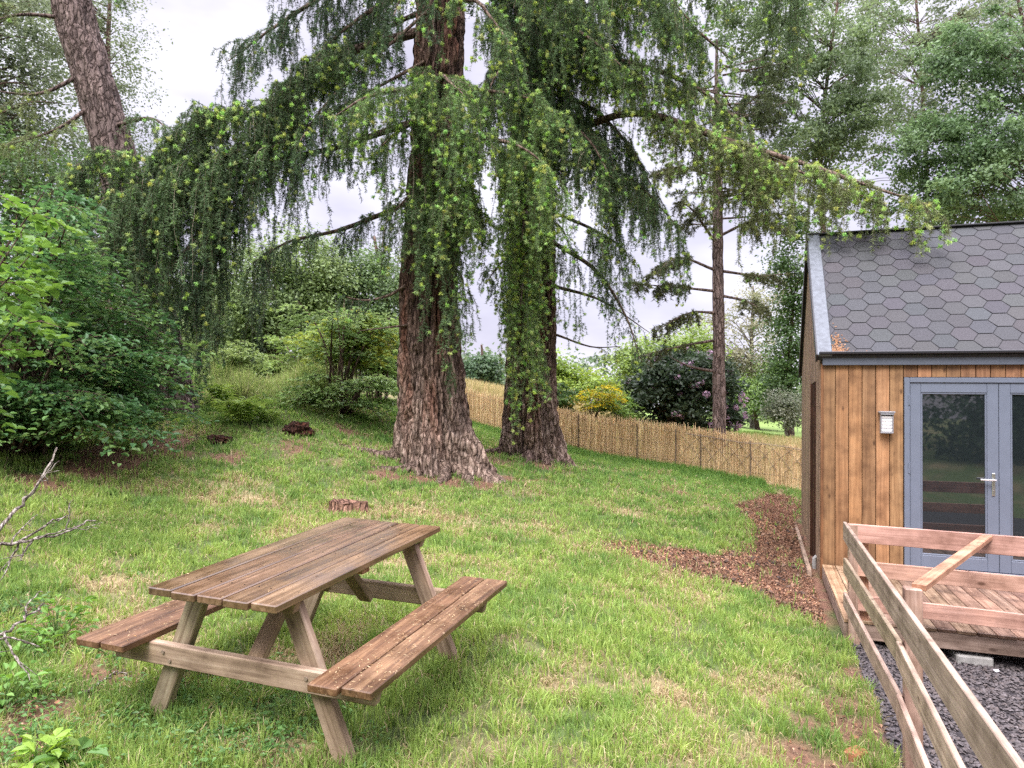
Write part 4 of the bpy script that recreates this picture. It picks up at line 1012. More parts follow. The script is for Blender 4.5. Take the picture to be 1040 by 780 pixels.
spray_bush('light_bush', 'fresh light-green bush behind the tall grass right of the hanging curtain', ground_at(300, 19), [(U(rng.uniform(262, 335), rng.uniform(325, 375), rng.uniform(18, 20)), 7) for k in range(20)], 26, .13, [(.2, .3, .09), (.25, .34, .12), (.16, .25, .075)], .6, stem_r=.03)
spray_bush('light_bush', 'taller fresh green bush between the layered young tree and the thickest trunk', ground_at(385, 18.5), [(U(rng.uniform(362, 408), rng.uniform(320, 375), rng.uniform(17.8, 19.2)), 7) for k in range(14)], 26, .13, [(.18, .28, .085), (.23, .33, .11)], .55, stem_r=.03)
spray_bush('light_bush', 'pale green bush low behind the bright arching fern', ground_at(235, 18), [(U(rng.uniform(210, 270), rng.uniform(345, 390), rng.uniform(17, 19)), 7) for k in range(14)], 26, .12, [(.2, .28, .1), (.24, .32, .12)], .55, stem_r=.03)
# rhododendron with flowers
def build_rhodo():
    Y = 26.0
    b = ground_at(690, Y)
    o = thing('rhododendron_bush', 'dark rhododendron dotted with pink flower heads behind the reed screen', 'bush', tuple(b))
    bl = [blob(675, 400, Y, 38, 34), blob(712, 400, Y, 38, 34), blob(695, 378, Y, 40, 24), blob(742, 412, Y, 16, 24)]
    (V, fs, C), Cc = crown_leaves(bl, 16000, .25, .17, [(.022, .042, .02), (.035, .06, .027), (.05, .075, .04)], .4, hollow=.6)
    mesh_obj('foliage', local(o, V), fs, M['leaf'], o, col=C)
    g = Geo()
    for k in range(26):
        tube(g, smoothline([b + rng.normal(0, .15, 3) * [1, 1, 0] - [0, 0, .1], (b + Cc[k]) / 2 + [0, 0, .2], Cc[k]], 6), np.linspace(.04, .01, 6), 5)
    g.V = [local(o, v) for v in g.V]; g.build('stem', M['bark'], o)
    v = unit(rng.normal(0, 1, (1500, 3))); bi = rng.integers(0, 4, 1500); bl = np.array(bl)
    P = bl[bi, :3] + v * bl[bi, 3:6] * 1.03
    P = P[(v[:, 1] < .3)][:70]
    n = len(P) * 26; i = np.repeat(np.arange(len(P)), 26)
    d = unit(rng.normal(0, 1, (n, 3))); sz = rng.uniform(.05, .13, len(P))[i]
    Vq, fq, Cq = leaf_quads(P[i] + d * sz[:, None], d, rng.normal(0, 1, (n, 3)), sz * .8, sz * .8, pick_cols(n, [(.46, .31, .42), (.54, .40, .50), (.4, .25, .36)], .15))
    mesh_obj('blossom', local(o, Vq), fq, M['leaf'], o, col=Cq)
build_rhodo()
spray_bush('broom_bush', 'yellow-flowering broom bush behind the reed screen', ground_at(600, 24), [(U(rng.uniform(578, 628), rng.uniform(385, 412), rng.uniform(23, 25)), 6) for k in range(12)], 30, .10, [(.52, .43, .04), (.3, .33, .05), (.2, .27, .05), (.16, .24, .05)], .5, ww=.5)
spray_bush('green_bush', 'fresh green bush beside the yellow broom', ground_at(630, 25), [(U(rng.uniform(612, 645), rng.uniform(392, 425), rng.uniform(24, 26)), 7) for k in range(9)], 28, .12, [(.14, .24, .06), (.19, .29, .08)], .5)
spray_bush('green_bush', 'dark green bush low on the bank behind the strand-cloaked trunk', ground_at(570, 24), [(U(rng.uniform(560, 585), rng.uniform(388, 410), rng.uniform(23, 25)), 7) for k in range(7)], 28, .12, G_MID, .5)

# fern clumps and tall grass on the bank
def fern(label, px, py, h, n=10):
    p = gpt(px, py)
    o = thing('fern', label, 'fern', tuple(p), group='ferns on the bank')
    g = Geo()
    P, Dn, L = [], [], []
    for k in range(n):
        a = rng.uniform(0, 2 * np.pi); ln = h * rng.uniform(.7, 1.2); t = np.linspace(0, 1, 16)
        T = np.stack([np.cos(a) * ln * .75 * t, np.sin(a) * ln * .75 * t, ln * (1.15 * t - .75 * t ** 2.2)], -1)
        tube(g, T, np.linspace(.006, .002, 16), 4, (.14, .2, .05), cap=False)
        side = np.array([-math.sin(a), math.cos(a), 0])
        for s_ in (-1, 1):
            P.append(T[2:]); Dn.append(side * s_ + unit(np.gradient(T, axis=0))[2:] * .35); L.append(ln * .3 * np.sin(np.pi * (t[2:] * .85 + .12)))
    P, Dn, L = np.concatenate(P), np.concatenate(Dn), np.concatenate(L)
    V, fs, C = leaf_mesh(P, unit(rng.normal(0, .25, (len(P), 3)) + [0, 0, 1]), Dn, L, np.full(len(P), .032 * h / .6), pick_cols(len(P), [(.22, .33, .08), (.17, .28, .065), (.27, .37, .1)], .15))
    g.add(V, fs, C); g.build('fronds', M['leaf'], o)
fern('bright arching fern on the bank right of the hanging curtain', 243, 432, .85, 15)
fern('low fern tucked behind the brighter arching one', 232, 412, .7)
fern('small fern beside the rotten brown stump', 272, 430, .4)

def tallgrass():
    n = 26000
    px = rng.uniform(215, 345, n); Yy = rng.uniform(13.6, 19, n)
    P = np.array([U(a, 400, b_) for a, b_ in zip(px, Yy)]); P[:, 2] = ground_z(P[:, 0], P[:, 1])
    hn = np.clip(fbm(xy3(P[:, 0], P[:, 1], 1.1), 3) * 2.6 - .75, .12, 1.2); L = rng.uniform(.3, .95, n) * hn; c = pick_cols(n, [(.2, .29, .08), (.27, .35, .11), (.16, .24, .07), (.36, .35, .17)], .2) * (.75 + .5 * rng.uniform(0, 1, (n, 1)))
    V, q, t, C = blades(P, L, rng.uniform(.012, .028, n), rng.uniform(0, 6.3, n), np.abs(rng.normal(.35, .35, n)), c, c * 1.2)
    tag(mesh_obj('tall_grass', V, [q, t], M['grass'], col=C), kind='stuff')
    n = 40000; Yy = rng.uniform(15, 34, n); X = rng.uniform(-2.5, 12, n)
    k = (Yy > reed_y(X) + .3); X, Yy = X[k], Yy[k]; n = len(X)
    P = np.stack([X, Yy, ground_z(X, Yy)], -1); gr = np.clip((Yy - 24) / 6, 0, 1) * np.clip((X - 4) / 4, 0, 1)
    c = pick_cols(n, [(.46, .38, .2), (.38, .31, .15), (.30, .29, .12)], .15); c = c + (pick_cols(n, [(.17, .27, .06), (.2, .3, .08)]) - c) * gr[:, None]
    V, q, t, C = blades(P, rng.uniform(.15, .5, n) * (1 - .7 * gr), rng.uniform(.02, .04, n), rng.uniform(0, 6.3, n), np.abs(rng.normal(.3, .25, n)), c, c * 1.1)
    tag(mesh_obj('meadow_grass', V, [q, t], M['grass'], col=C), kind='stuff')
tallgrass(); fence_grass()

def far_wood():
    """distant wooded skyline, one mass"""
    bl = []
    for a in np.linspace(-1.05, 1.05, 44):
        Y = rng.uniform(62, 85); x = math.tan(a) * Y * .9; z = float(ground_z(x, Y)); h = rng.uniform(3, 6.5) * (1 + .25 * (a < -.2)) * (.75 if -.1 < a < .45 else 1)
        bl.append((x, Y, z + h * .55, 4.5, 4, h * .6))
    (V, fs, C), Cc = crown_leaves(bl, 60000, .9, .5, [(.12, .17, .09), (.16, .21, .11), (.10, .15, .08)], .4, ncl=1400)
    tag(mesh_obj('far_woodland', V, fs, M['leaf'], col=C), kind='stuff')
    bl = []
    for k in range(26):
        x = rng.uniform(-26, 26); y = rng.uniform(-24, -13); h = rng.uniform(7, 12)
        bl.append((x, y, .2 + h * .5, 3.0, 2.6, h * .55)); bl.append((x + rng.normal(0, 1.5), y + 1, 1.0, 3.0, 1.6, 1.6))
    (V, fs, C), Cc = crown_leaves(bl, 110000, .5, .26, G_DARK + [(.05, .09, .03)], .4, ncl=2600)
    tag(mesh_obj('woodland_edge', V, fs, M['leaf'], col=C), kind='stuff')
far_wood()

# ------------------------------------------------------------------ picnic table
def build_table():
    o = thing('picnic_table', 'wet brown timber picnic table with attached benches on the lawn', 'picnic table')
    Rz = Matrix.Rotation(-.344, 4, 'Z') @ Matrix.Rotation(.059, 4, 'X') @ Matrix.Rotation(.013, 4, 'Y')
    o.matrix_world = Matrix.Translation((-1.035, 3.928, -1.54 + EYE)) @ Rz
    o.location = (-1.035, 3.928, -1.54 + EYE); o.rotation_euler = Rz.to_euler()
    L, W, WS, hs, H = 1.60, .707, 1.61, .442, .74
    g = Geo(); pw = (W - 4 * .012) / 5
    for k in range(5):
        x = -W / 2 + pw / 2 + k * (pw + .012); e = rng.uniform(-.008, .008, 2)
        board(g, (x, -L / 2 + e[0], H - .018 + rng.uniform(-.0015, .0015)), (x, L / 2 + e[1], H - .018), pw, .036, bev=.005, tj=.14)
    for k in range(5):
        for y in (-.565 - .045, 0, .565 + .045):
            for d in (-.035, .035):
                x = -W / 2 + pw / 2 + k * (pw + .012) + d + rng.uniform(-.006, .006)
                tube(g, [(x, y, H - .002), (x, y, H + .0012)], .0042, 7, (.12, .11, .11))
    g.build('tabletop', M['tabletop'], o)
    for s in (-1, 1):
        g = Geo()
        for k, x in enumerate((WS / 2 - .07, WS / 2 - .07 - .15)):
            e = rng.uniform(-.012, .012, 2)
            board(g, (s * x, -L / 2 + e[0], hs - .018), (s * x, L / 2 + e[1], hs - .018), .141, .036, bev=.005, tj=.12)
        g.build('seat', M['bench'], o)
    yl = .565
    for sy in (-1, 1):
        y = sy * yl
        for sx in (-1, 1):
            g = Geo(); top = np.array([sx * .245, y, H - .04]); ft = np.array([sx * .555, y, -.03])
            board(g, ft, top, .048, .098, up=(1, 0, 0), bev=.005, tint=(.95, .93, .9))
            g.build('leg', M['frame_wood'], o)
        yb = y + sy * .048
        g = Geo(); board(g, (-WS / 2 + .06, yb, hs - .036 - .0525), (WS / 2 - .06, yb, hs - .036 - .0525), .044, .105, bev=.005, cut=.25)
        bm = g.build('crossbeam', M['frame_wood'], o)
        for sx in (-1, 1):
            for dx, dz in ((-.02, .018), (.02, -.02)):
                g = Geo(); x0 = sx * (.555 - (.555 - .245) * (hs - .09) / (H)) + dx
                tube(g, [(x0, yb + sy * .021, hs - .09 + dz), (x0, yb + sy * .029, hs - .09 + dz)], .009, 8, (.5, .35, .25))
                g.build('bolt', M['wire'], bm)
        g = Geo(); board(g, (-W / 2 + .03, yb, H - .036 - .03), (W / 2 - .03, yb, H - .036 - .03), .044, .058, bev=.004, cut=.4, tint=(.8, .75, .7))
        g.build('top_batten', M['frame_wood'], o)
        g = Geo(); board(g, (0, sy * (yl - .06), hs - .115), (0, sy * .16, H - .04), .044, .085, up=(1, 0, 0), bev=.004, tint=(1.0, .9, .8))
        g.build('brace', M['frame_wood'], o)
    g = Geo(); board(g, (-W / 2 + .05, 0, H - .036 - .025), (W / 2 - .05, 0, H - .036 - .025), .07, .046, bev=.004, tint=(1.1, .85, .65)); g.build('top_batten', M['frame_wood'], o)
build_table()

def needle_fall():
    R = np.array(bpy.data.objects['picnic_table'].rotation_euler.to_matrix()); T = np.array(bpy.data.objects['picnic_table'].location)
    n = 520; s_ = rng.choice([-1, 1, 1], n); x = s_ * rng.uniform(.525, .80, n); y = rng.uniform(-.79, .79, n); z = np.full(n, .4435)
    top = rng.uniform(0, 1, n) < .12; x = np.where(top, rng.uniform(-.34, .34, n), x); z = np.where(top, .7415, z)
    P = np.stack([x, y, z], -1) @ R.T + T; nr = np.tile(R[:, 2], (n, 1)) + rng.normal(0, .12, (n, 3))
    V, f_, C = leaf_quads(P, unit(nr), rng.normal(0, 1, (n, 3)), rng.uniform(.008, .03, n), rng.uniform(.002, .005, n), pick_cols(n, [(.38, .27, .14), (.46, .35, .21), (.28, .16, .07)]))
    tag(mesh_obj('needle_litter', V, f_, M['chip'], col=C), kind='stuff')
needle_fall()

# ------------------------------------------------------------------ hut
HZ = -1.69 + EYE
def build_hut():
    o = thing('timber_hut', 'orange larch-clad hut with hexagon-shingled roof and grey glazed doors', 'hut', (HUT[0], HUT[1], HZ), -HA)
    LEN, D = 4.6, 3.9
    run, eave, ridge = D / 2, 2.42, 4.22
    # front cladding: vertical boards, with the doorway left open
    g = Geo()
    bw = .1385; x = 0.0; k = 0
    while x < LEN - .02:
        w = min(bw, LEN - x)
        z0 = -.22 if (x + w < .84 or x > 2.62) else 2.105
        board(g, (x + w / 2, -.011, z0), (x + w / 2, -.011, 2.26), w - .006, .022, up=(0, 1, 0), bev=.003, tj=.2)
        x += bw; k += 1
    box(g, (.415, .012, 1.0), (.83, .02, 2.5), (.12, .1, .09)); box(g, (3.62, .012, 1.0), (1.95, .02, 2.5), (.12, .1, .09)); box(g, (1.73, .012, 2.19), (1.8, .02, .16), (.12, .1, .09))
    board(g, (-.0, -.012, -.22), (-.0, -.012, 2.26), .03, .03, up=(0, 1, 0), tint=(.6, .5, .45))
    g.build('front_wall', M['clad'], o)
    # gable cladding with the narrow side doorway
    g = Geo(); y = .02
    while y < D - .01:
        w = min(.12, D - y); yc = y + w / 2
        top = eave + (ridge - eave) * (1 - abs(yc - run) / run) - .09
        z0 = 2.08 if .60 < yc < 1.32 else -.25
        board(g, (-.012, yc, z0), (-.012, yc, top), w - .006, .022, up=(1, 0, 0), bev=.003, tj=.2)
        y += .12
    gw = g.build('gable_wall', M['clad_grey'], o)
    g = Geo(); y0, y1 = .0, D
    V = np.array([(.02, .03, -.25), (.02, D, -.25), (.02, D, eave - .1), (.02, run, ridge - .12), (.02, .03, eave - .1)]); V2 = V + [.06, 0, 0]
    g.add(np.concatenate([V, V2]), [np.array([[0, 1, 2, 3, 4], [9, 8, 7, 6, 5]])], (.1, .09, .08))
    V = np.array([(LEN, .0, -.25), (LEN, D, -.25), (LEN, D, eave - .1), (LEN, run, ridge - .12), (LEN, .0, eave - .1)]); V2 = V - [.06, 0, 0]
    g.add(np.concatenate([V, V2]), [np.array([[4, 3, 2, 1, 0], [5, 6, 7, 8, 9]])], (.8, .8, .8))
    box(g, (LEN / 2, D - .04, 1.05), (LEN, .06, 2.6), (.8, .8, .8))
    g.build('rear_wall', M['clad_grey'], o)
    g = Geo(); board(g, (-.004, .96, -.2), (-.004, .96, 2.07), .70, .014, up=(1, 0, 0)); board(g, (-.02, .62, -.2), (-.02, .62, 2.08), .04, .05, up=(1, 0, 0), tint=(.7, .6, .5)); board(g, (-.02, 1.3, -.2), (-.02, 1.3, 2.08), .04, .05, up=(1, 0, 0), tint=(.7, .6, .5))
    g.build('side_door', M['door_dark'], o)
    g = Geo(); tube(g, [(-.05, .42, -.3), (-.05, .42, -.06), (-.02, .42, -.03)], .024, 10, (1, 1, 1)); g.build('waste_pipe', M['concrete'], o)
    # inside: floor and back wall coloured near-black so the room looks unlit
    g = Geo(); box(g, (LEN / 2, D / 2, -.06), (LEN - .2, D - .2, .05)); box(g, (LEN / 2, D - .2, 1.1), (LEN - .2, .04, 2.3)); box(g, (1.3, 2.6, .38), (1.5, .7, .5), (.9, .6, .5)); box(g, (1.3, 2.9, .85), (1.5, .18, .5), (.6, .5, .6))
    g.build('interior', M['room'], o)
    # roof
    ang = math.atan2(ridge - eave, run); sl = math.hypot(run, ridge - eave) + .12
    es, en = np.array([0, math.cos(ang), math.sin(ang)]), np.array([0, -math.sin(ang), math.cos(ang)])
    e0 = np.array([0, 0, eave]) - es * .12
    g = Geo()
    board(g, e0 + es * sl / 2 + en * -.03 + [-.05, 0, 0], e0 + es * sl / 2 + en * -.03 + [LEN + .1, 0, 0], sl, .06, up=en)
    er, enr = np.array([0, -math.cos(ang), math.sin(ang)]), np.array([0, math.sin(ang), math.cos(ang)])
    r0 = np.array([0, D, eave]) - er * .12
    board(g, r0 + er * sl / 2 + enr * -.03 + [-.05, 0, 0], r0 + er * sl / 2 + enr * -.03 + [LEN + .1, 0, 0], sl, .06, up=enr)
    rf = g.build('roof', M['felt'], o)
    g = Geo(); Wd, Hh = .275, .25
    cols_ = int(LEN / (Wd * .75)) + 2
    rows = int(sl / Hh) + 2
    for i in range(cols_):
        for j in range(rows):
            cx = .02 + i * Wd * .75; cy = j * Hh + (Hh / 2 if i % 2 else 0)
            gx, gy = Wd / 2 - .005, Hh / 2 - .004
            hx = np.array([(-gx, 0), (-gx / 2, -gy), (gx / 2, -gy), (gx, 0), (gx / 2, gy), (-gx / 2, gy)])
            hx[:, 0] += cx; hx[:, 1] += cy
            hx[:, 1] = np.clip(hx[:, 1], .004, sl - .01); hx[:, 0] = np.clip(hx[:, 0], .10, LEN + .05)
            if np.ptp(hx[:, 1]) < .03 or np.ptp(hx[:, 0]) < .03: continue
            tl = rng.uniform(.002, .006)
            top = e0 + es * hx[:, 1:2] + np.array([1., 0, 0]) * hx[:, :1] + en * (.007 + tl * (hx[:, 1:2] - cy < 0))
            bot = top - en * .006
            q = np.array([[k_, (k_ + 1) % 6, 6 + (k_ + 1) % 6, 6 + k_] for k_ in range(6)])[:, ::-1]
            t = 1.02 + rng.uniform(-.08, .08); c = np.array([t, t, t]) * (1 + rng.uniform(-.04, .04, 3))
            g.add(np.concatenate([top, bot]), [np.arange(6)[None], q], c)
    g.build('shingles', M['shingle'], rf)
    g = Geo(); board(g, e0 + es * sl + [-.05, 0, .0], e0 + es * sl + [LEN + .1, 0, .0], .16, .02, up=(0, 0, 1)); g.build('ridge_cap', M['felt'], rf)
    # orange fallen needles collected in the verge corner
    g = Geo(); n = 190; u = rng.uniform(.10, .16, n) + np.abs(rng.normal(0, .05, n)); v = .02 + np.abs(rng.normal(0, .16, n)) * rng.uniform(.2, 1.6, n); u = np.where(v < .07, u + np.abs(rng.normal(0, .14, n)), u)
    P = e0 + es * v[:, None] + np.array([1., 0, 0]) * u[:, None] + en * .016
    Vq, fq, Cq = leaf_quads(P, unit(np.tile(en, (n, 1)) + rng.normal(0, .2, (n, 3))), rng.normal(0, 1, (n, 3)), .035, .014, pick_cols(n, [(.3, .15, .07), (.24, .12, .06), (.34, .2, .12)]))
    g.add(Vq, fq, Cq); g.build('fallen_needles', M['chip'], rf)
    # verge flashing, fascia, gutter
    g = Geo(); board(g, e0 + en * .02 + [.02, 0, 0] - es * .01, e0 + en * .02 + [.02, 0, 0] + es * sl, .155, .03, up=en, bev=.004)
    g.build('verge_flashing', M['verge'], o)
    g = Geo()
    board(g, e0 + en * -.02 + [-.062, 0, 0] - es * .01, e0 + en * -.02 + [-.062, 0, 0] + es * sl, .022, .11, up=en)
    board(g, r0 + enr * -.02 + [-.062, 0, 0] - er * .01, r0 + enr * -.02 + [-.062, 0, 0] + er * sl, .022, .11, up=enr)
    g.build('bargeboard', M['black'], o)
    g = Geo(); board(g, (.0, -.055, 2.305), (LEN, -.055, 2.305), .03, .135); g.build('fascia', M['fascia'], o)
    g = Geo(); board(g, (-.04, -.10, 2.375), (LEN, -.10, 2.375), .07, .035, bev=.008); g.build('gutter', M['black'], o)
    # doors
    def fr(g, x0, x1, z0, z1, w, y, d, zb=None):
        zb = zb or w
        board(g, (x0 + w / 2, y, z0), (x0 + w / 2, y, z1), w, d, up=(0, 1, 0)); board(g, (x1 - w / 2, y, z0), (x1 - w / 2, y, z1), w, d, up=(0, 1, 0))
        board(g, (x0 + w, y, z1 - w / 2), (x1 - w, y, z1 - w / 2), w, d, up=(0, 1, 0)) if False else None
        board(g, (x0 + w + .0005, y, z1 - w / 2), (x1 - w - .0005, y, z1 - w / 2), d, w); board(g, (x0 + w + .0005, y, z0 + zb / 2), (x1 - w - .0005, y, z0 + zb / 2), d, zb)
    g = Geo(); fr(g, .835, 2.625, -.03, 2.10, .055, -.005, .09); dfm = g.build('door_frame', M['alu'], o)
    for k, (x0, x1) in enumerate(((.893, 1.729), (1.733, 2.567))):
        g = Geo(); fr(g, x0, x1, .03, 2.042, .105, -.005, .062, .13)
        d = g.build('door', M['alu'], o)
        g = Geo()
        xa, xb, za, zb = x0 + .105, x1 - .105, .16, 1.937
        bb_ = .018
        board(g, (xa, -.02, za + bb_ / 2), (xb, -.02, za + bb_ / 2), .02, bb_); board(g, (xa, -.02, zb - bb_ / 2), (xb, -.02, zb - bb_ / 2), .02, bb_)
        board(g, (xa + bb_ / 2, -.02, za + bb_), (xa + bb_ / 2, -.02, zb - bb_), bb_, .02, up=(0, 1, 0)); board(g, (xb - bb_ / 2, -.02, za + bb_), (xb - bb_ / 2, -.02, zb - bb_), bb_, .02, up=(0, 1, 0))
        g.build('glazing_bead', M['alu'], d)
        g = Geo(); box(g, ((xa + xb) / 2, -.008, (za + zb) / 2), (xb - xa + .01, .012, zb - za + .01), (1, 1, 1), .001); g.build('pane', M['glass'], d)
        if k == 0:
            g = Geo(); xh = x1 - .05; 
            board(g, (xh, -.043, .84), (xh, -.043, 1.08), .03, .012, up=(0, 1, 0), bev=.004)
            tube(g, [(xh, -.045, 1.01), (xh, -.095, 1.01)], .010, 10); tube(g, [(xh + .012, -.095, 1.01), (xh - .06, -.098, 1.01), (xh - .13, -.09, 1.01)], .011, 10)
            tube(g, [(xh, -.045, .89), (xh, -.056, .89)], .013, 12)
            g.build('handle', M['steel'], d)
            for z in (.35, 1.1, 1.85):
                g = Geo(); tube(g, [(x0 - .012, -.048, z - .055), (x0 - .012, -.048, z + .055)], .012, 8); g.build('hinge', M['alu'], d)
    g = Geo(); board(g, (.82, -.05, -.045), (2.65, -.05, -.045), .13, .03); g.build('threshold', M['alu'], o)
    # sill timber on the ground along the gable
    g = Geo(); board(g, (-.13, -.05, -.20), (-.13, D + .1, -.20), .045, .20, tint=(.85, .85, .85)); g.build('sill_timber', M['rail_grey'], o)
    return o
hut = build_hut()

def hutw(x, y, z):
    p = HUT + HEX * x + HEY * y; return np.array([p[0], p[1], HZ + z])

def build_lamp():
    p = hutw(.655, -.024, 1.595)
    o = thing('wall_lamp', 'small grey wall lamp with white louvred front beside the hut doors', 'lamp', tuple(p), -HA)
    g = Geo(); box(g, (0, -.012, .0), (.115, .022, .22), (1, 1, 1)); 
    for s in (-1, 1): box(g, (s * .058, -.05, -.01), (.010, .075, .20), (1, 1, 1))
    box(g, (0, -.05, -.112), (.126, .08, .012))
    g.build('body', M['lampgrey'], o)
    g = Geo(); board(g, (-.08, -.055, .118), (.08, -.055, .118), .115, .018, bev=.006); board(g, (-.07, -.06, .097), (.07, -.06, .097), .09, .02, bev=.006); g.build('cap', M['lampgrey'], o)
    for k in range(5):
        g = Geo(); board(g, (-.052, -.068, .062 - k * .037), (.052, -.068, .062 - k * .037), .022, .03, up=(0, -.35, 1), bev=.004); g.build('louvre', M['lampwhite'], o)
build_lamp()

def build_deck():
    p = hutw(0, 0, 0)
    o = thing('timber_deck', 'wet reddish timber deck in front of the hut doors', 'deck', tuple(p), -HA)
    g = Geo(); x = .0; k = 0
    while x < 4.6:
        w = .138; tint = (1.35, 1.45, 1.25) if k < 2 else (1, 1, 1)
        board(g, (x + w / 2, -2.30 + rng.uniform(-.006, .006), -.045), (x + w / 2, -.05, -.045), w - .007, .028, bev=.004, tint=tint, tj=.14); x += w; k += 1
    g.build('deck_boards', M['deck'], o)
    g = Geo(); board(g, (-.0, -2.27, -.125), (4.6, -2.27, -.125), .045, .13, tint=(.8, .8, .8)); board(g, (.025, -2.24, -.125), (.025, -.05, -.125), .045, .13)
    for y in (-1.6, -.9, -.2): board(g, (.06, y, -.125), (4.6, y, -.125), .045, .13)
    g.build('joists', M['rail_grey'], o)
    q = hutw(.95, -2.2, 0)
    c = thing('concrete_block', 'pale block wedged under the front edge of the deck', 'block', (q[0], q[1], float(ground_z(q[0], q[1]))), -HA + .05)
    g = Geo(); box(g, (0, 0, .02), (.26, .18, .10), bev=.012); ob = g.build('block', M['concrete'], c)
build_deck()

# ------------------------------------------------------------------ rail fence round the yard
def build_rails():
    o = thing('rail_fence', 'sawn timber post-and-rail fence turning the corner around the gravel', 'fence', (K0[0], K0[1], float(ground_z(*K0))))
    zt = -.917 + EYE
    L3 = lambda p, z: local(o, (p[0], p[1], z))
    dirs = unit(K2 - K0); nrm = np.array([dirs[1], -dirs[0]])           # towards the grass side
    if nrm[0] > 0: nrm = -nrm
    def post(p, top, s=.085, tint=(1, 1, 1), mat='rail'):
        g = Geo(); zb = float(ground_z(*p)) - .15
        board(g, L3(p, zb), L3(p, top), s, s, up=(dirs[0], dirs[1], 0), bev=.005, tint=tint); g.build('post', M[mat], o)
    post(K0 - nrm * .05, zt - .01); post(K1 - nrm * .05, zt - .015); post(K2 - nrm * .05, zt - .01)
    fd = unit(np.array([.906, -.423])); P1 = K0 + fd * .13 + np.array([.0, .04]); P2 = K0 + fd * 2.5
    post(P1 - nrm * .0 + np.array([.02, .03]), zt - .03, tint=(1.15, .95, .8)); post(P2 + np.array([.02, .05]), zt - .03)
    for k, (za, w) in enumerate(((0, .15), (-.30, .125), (-.585, .125))):
        if k == 0: segs = [(K0 - dirs * .04, K2)]
        else: segs = [(K0 - dirs * .02, K1 + dirs * .02), (K1 + dirs * .025, K2)]
        for m_, (a, b_) in enumerate(segs):
            g = Geo(); of = nrm * (.014 + .006 * m_)
            board(g, L3(a + of, zt + za - w / 2), L3(b_ + of, zt + za - w / 2), .026, w, bev=.003); g.build('rail', M['rail_grey'], o)
        g = Geo(); fn = np.array([fd[1], -fd[0]]); a = K0 + fd * .02 + fn * .02; b_ = P2 + fn * .02
        board(g, L3(a, zt + za - .005 - w / 2), L3(b_, zt + za - .005 - w / 2), .03, w * 1.0, bev=.003, tint=(1.08, .98, .98)); g.build('rail', M['rail'], o)
    g = Geo(); a = K1 - nrm * .08; b_ = K0 + fd * 1.0 - np.array([fd[1], -fd[0]]) * .02
    board(g, L3(a, zt - .01), L3(b_, zt - .03), .07, .035, bev=.003, tint=(1.1, .85, .65)); g.build('corner_brace', M['rail'], o)
build_rails()

# ------------------------------------------------------------------ reed screen
def build_reed():
    X0, X1 = -2.2, 7.6
    o = thing('reed_screen', 'low straw-coloured reed screen fence running along the back of the lawn', 'fence', (2.0, float(reed_y(2.0)), float(ground_z(2.0, reed_y(2.0)))))
    n = 2600
    x = np.sort(rng.uniform(X0, X1, n)); y = reed_y(x) + rng.normal(0, .014, n); z = ground_z(x, y) 
    hh = .96 + rng.normal(0, .05, n) + .05 * (noise3(xy3(x, y, 1.2)) - .5)
    hh = np.where(x > 5.0, .80 + .06 * np.sin(x * 9) + rng.normal(0, .05, n), hh)
    r = rng.uniform(.0028, .0052, n); ln = rng.normal(0, .02, (n, 2))
    th = np.arange(4) * np.pi / 2
    ring = np.stack([np.cos(th), np.sin(th)], -1)
    Vb = np.stack([x[:, None] + r[:, None] * ring[:, 0], y[:, None] + r[:, None] * ring[:, 1], np.broadcast_to(z[:, None] - .05, (n, 4))], -1)
    Vt = Vb + np.stack([np.broadcast_to(ln[:, :1], (n, 4)), np.broadcast_to(ln[:, 1:] * .4, (n, 4)), np.broadcast_to(hh[:, None] + .05, (n, 4))], -1)
    V = np.concatenate([Vb, Vt], 1).reshape(-1, 3)
    b0 = np.arange(n)[:, None, None] * 8; j = np.arange(4)[None, :, None]
    q = np.concatenate([b0 + j, b0 + (j + 1) % 4, b0 + 4 + (j + 1) % 4, b0 + 4 + j], -1).reshape(-1, 4)
    tone = pick_cols(n, [(1.3, 1.25, 1.15), (1.0, .92, .8), (1.5, 1.42, 1.28), (.8, .68, .56)], .15)
    gr = local(o, V)[:, [2, 0, 1]]
    mesh_obj('reed_mat', local(o, V), [q], M['reed'], o, col=np.repeat(tone, 8, 0), grain=gr + np.repeat(rng.uniform(-9, 9, (n, 3)), 8, 0))
    g = Geo()
    for zz in (.22, .55, .85):
        xs = np.linspace(X0, X1, 60); ys = reed_y(xs) - .016; tube(g, local(o, np.stack([xs, ys, ground_z(xs, ys) + zz], -1)), .003, 5)
    g.build('binding_wire', M['wire'], o)
    for xp in (-1.25, .1, 1.6, 2.85, 3.62, 4.1, 5.0, 5.9, 6.8):
        g = Geo(); yp = float(reed_y(xp)) - .03; zp = float(ground_z(xp, yp)); tube(g, local(o, [(xp, yp, zp - .1), (xp + .01, yp, zp + .5), (xp, yp, zp + .93 + rng.uniform(-.06, .06))]), .016, 7); g.build('stake', M['post_brown'], o)
build_reed()
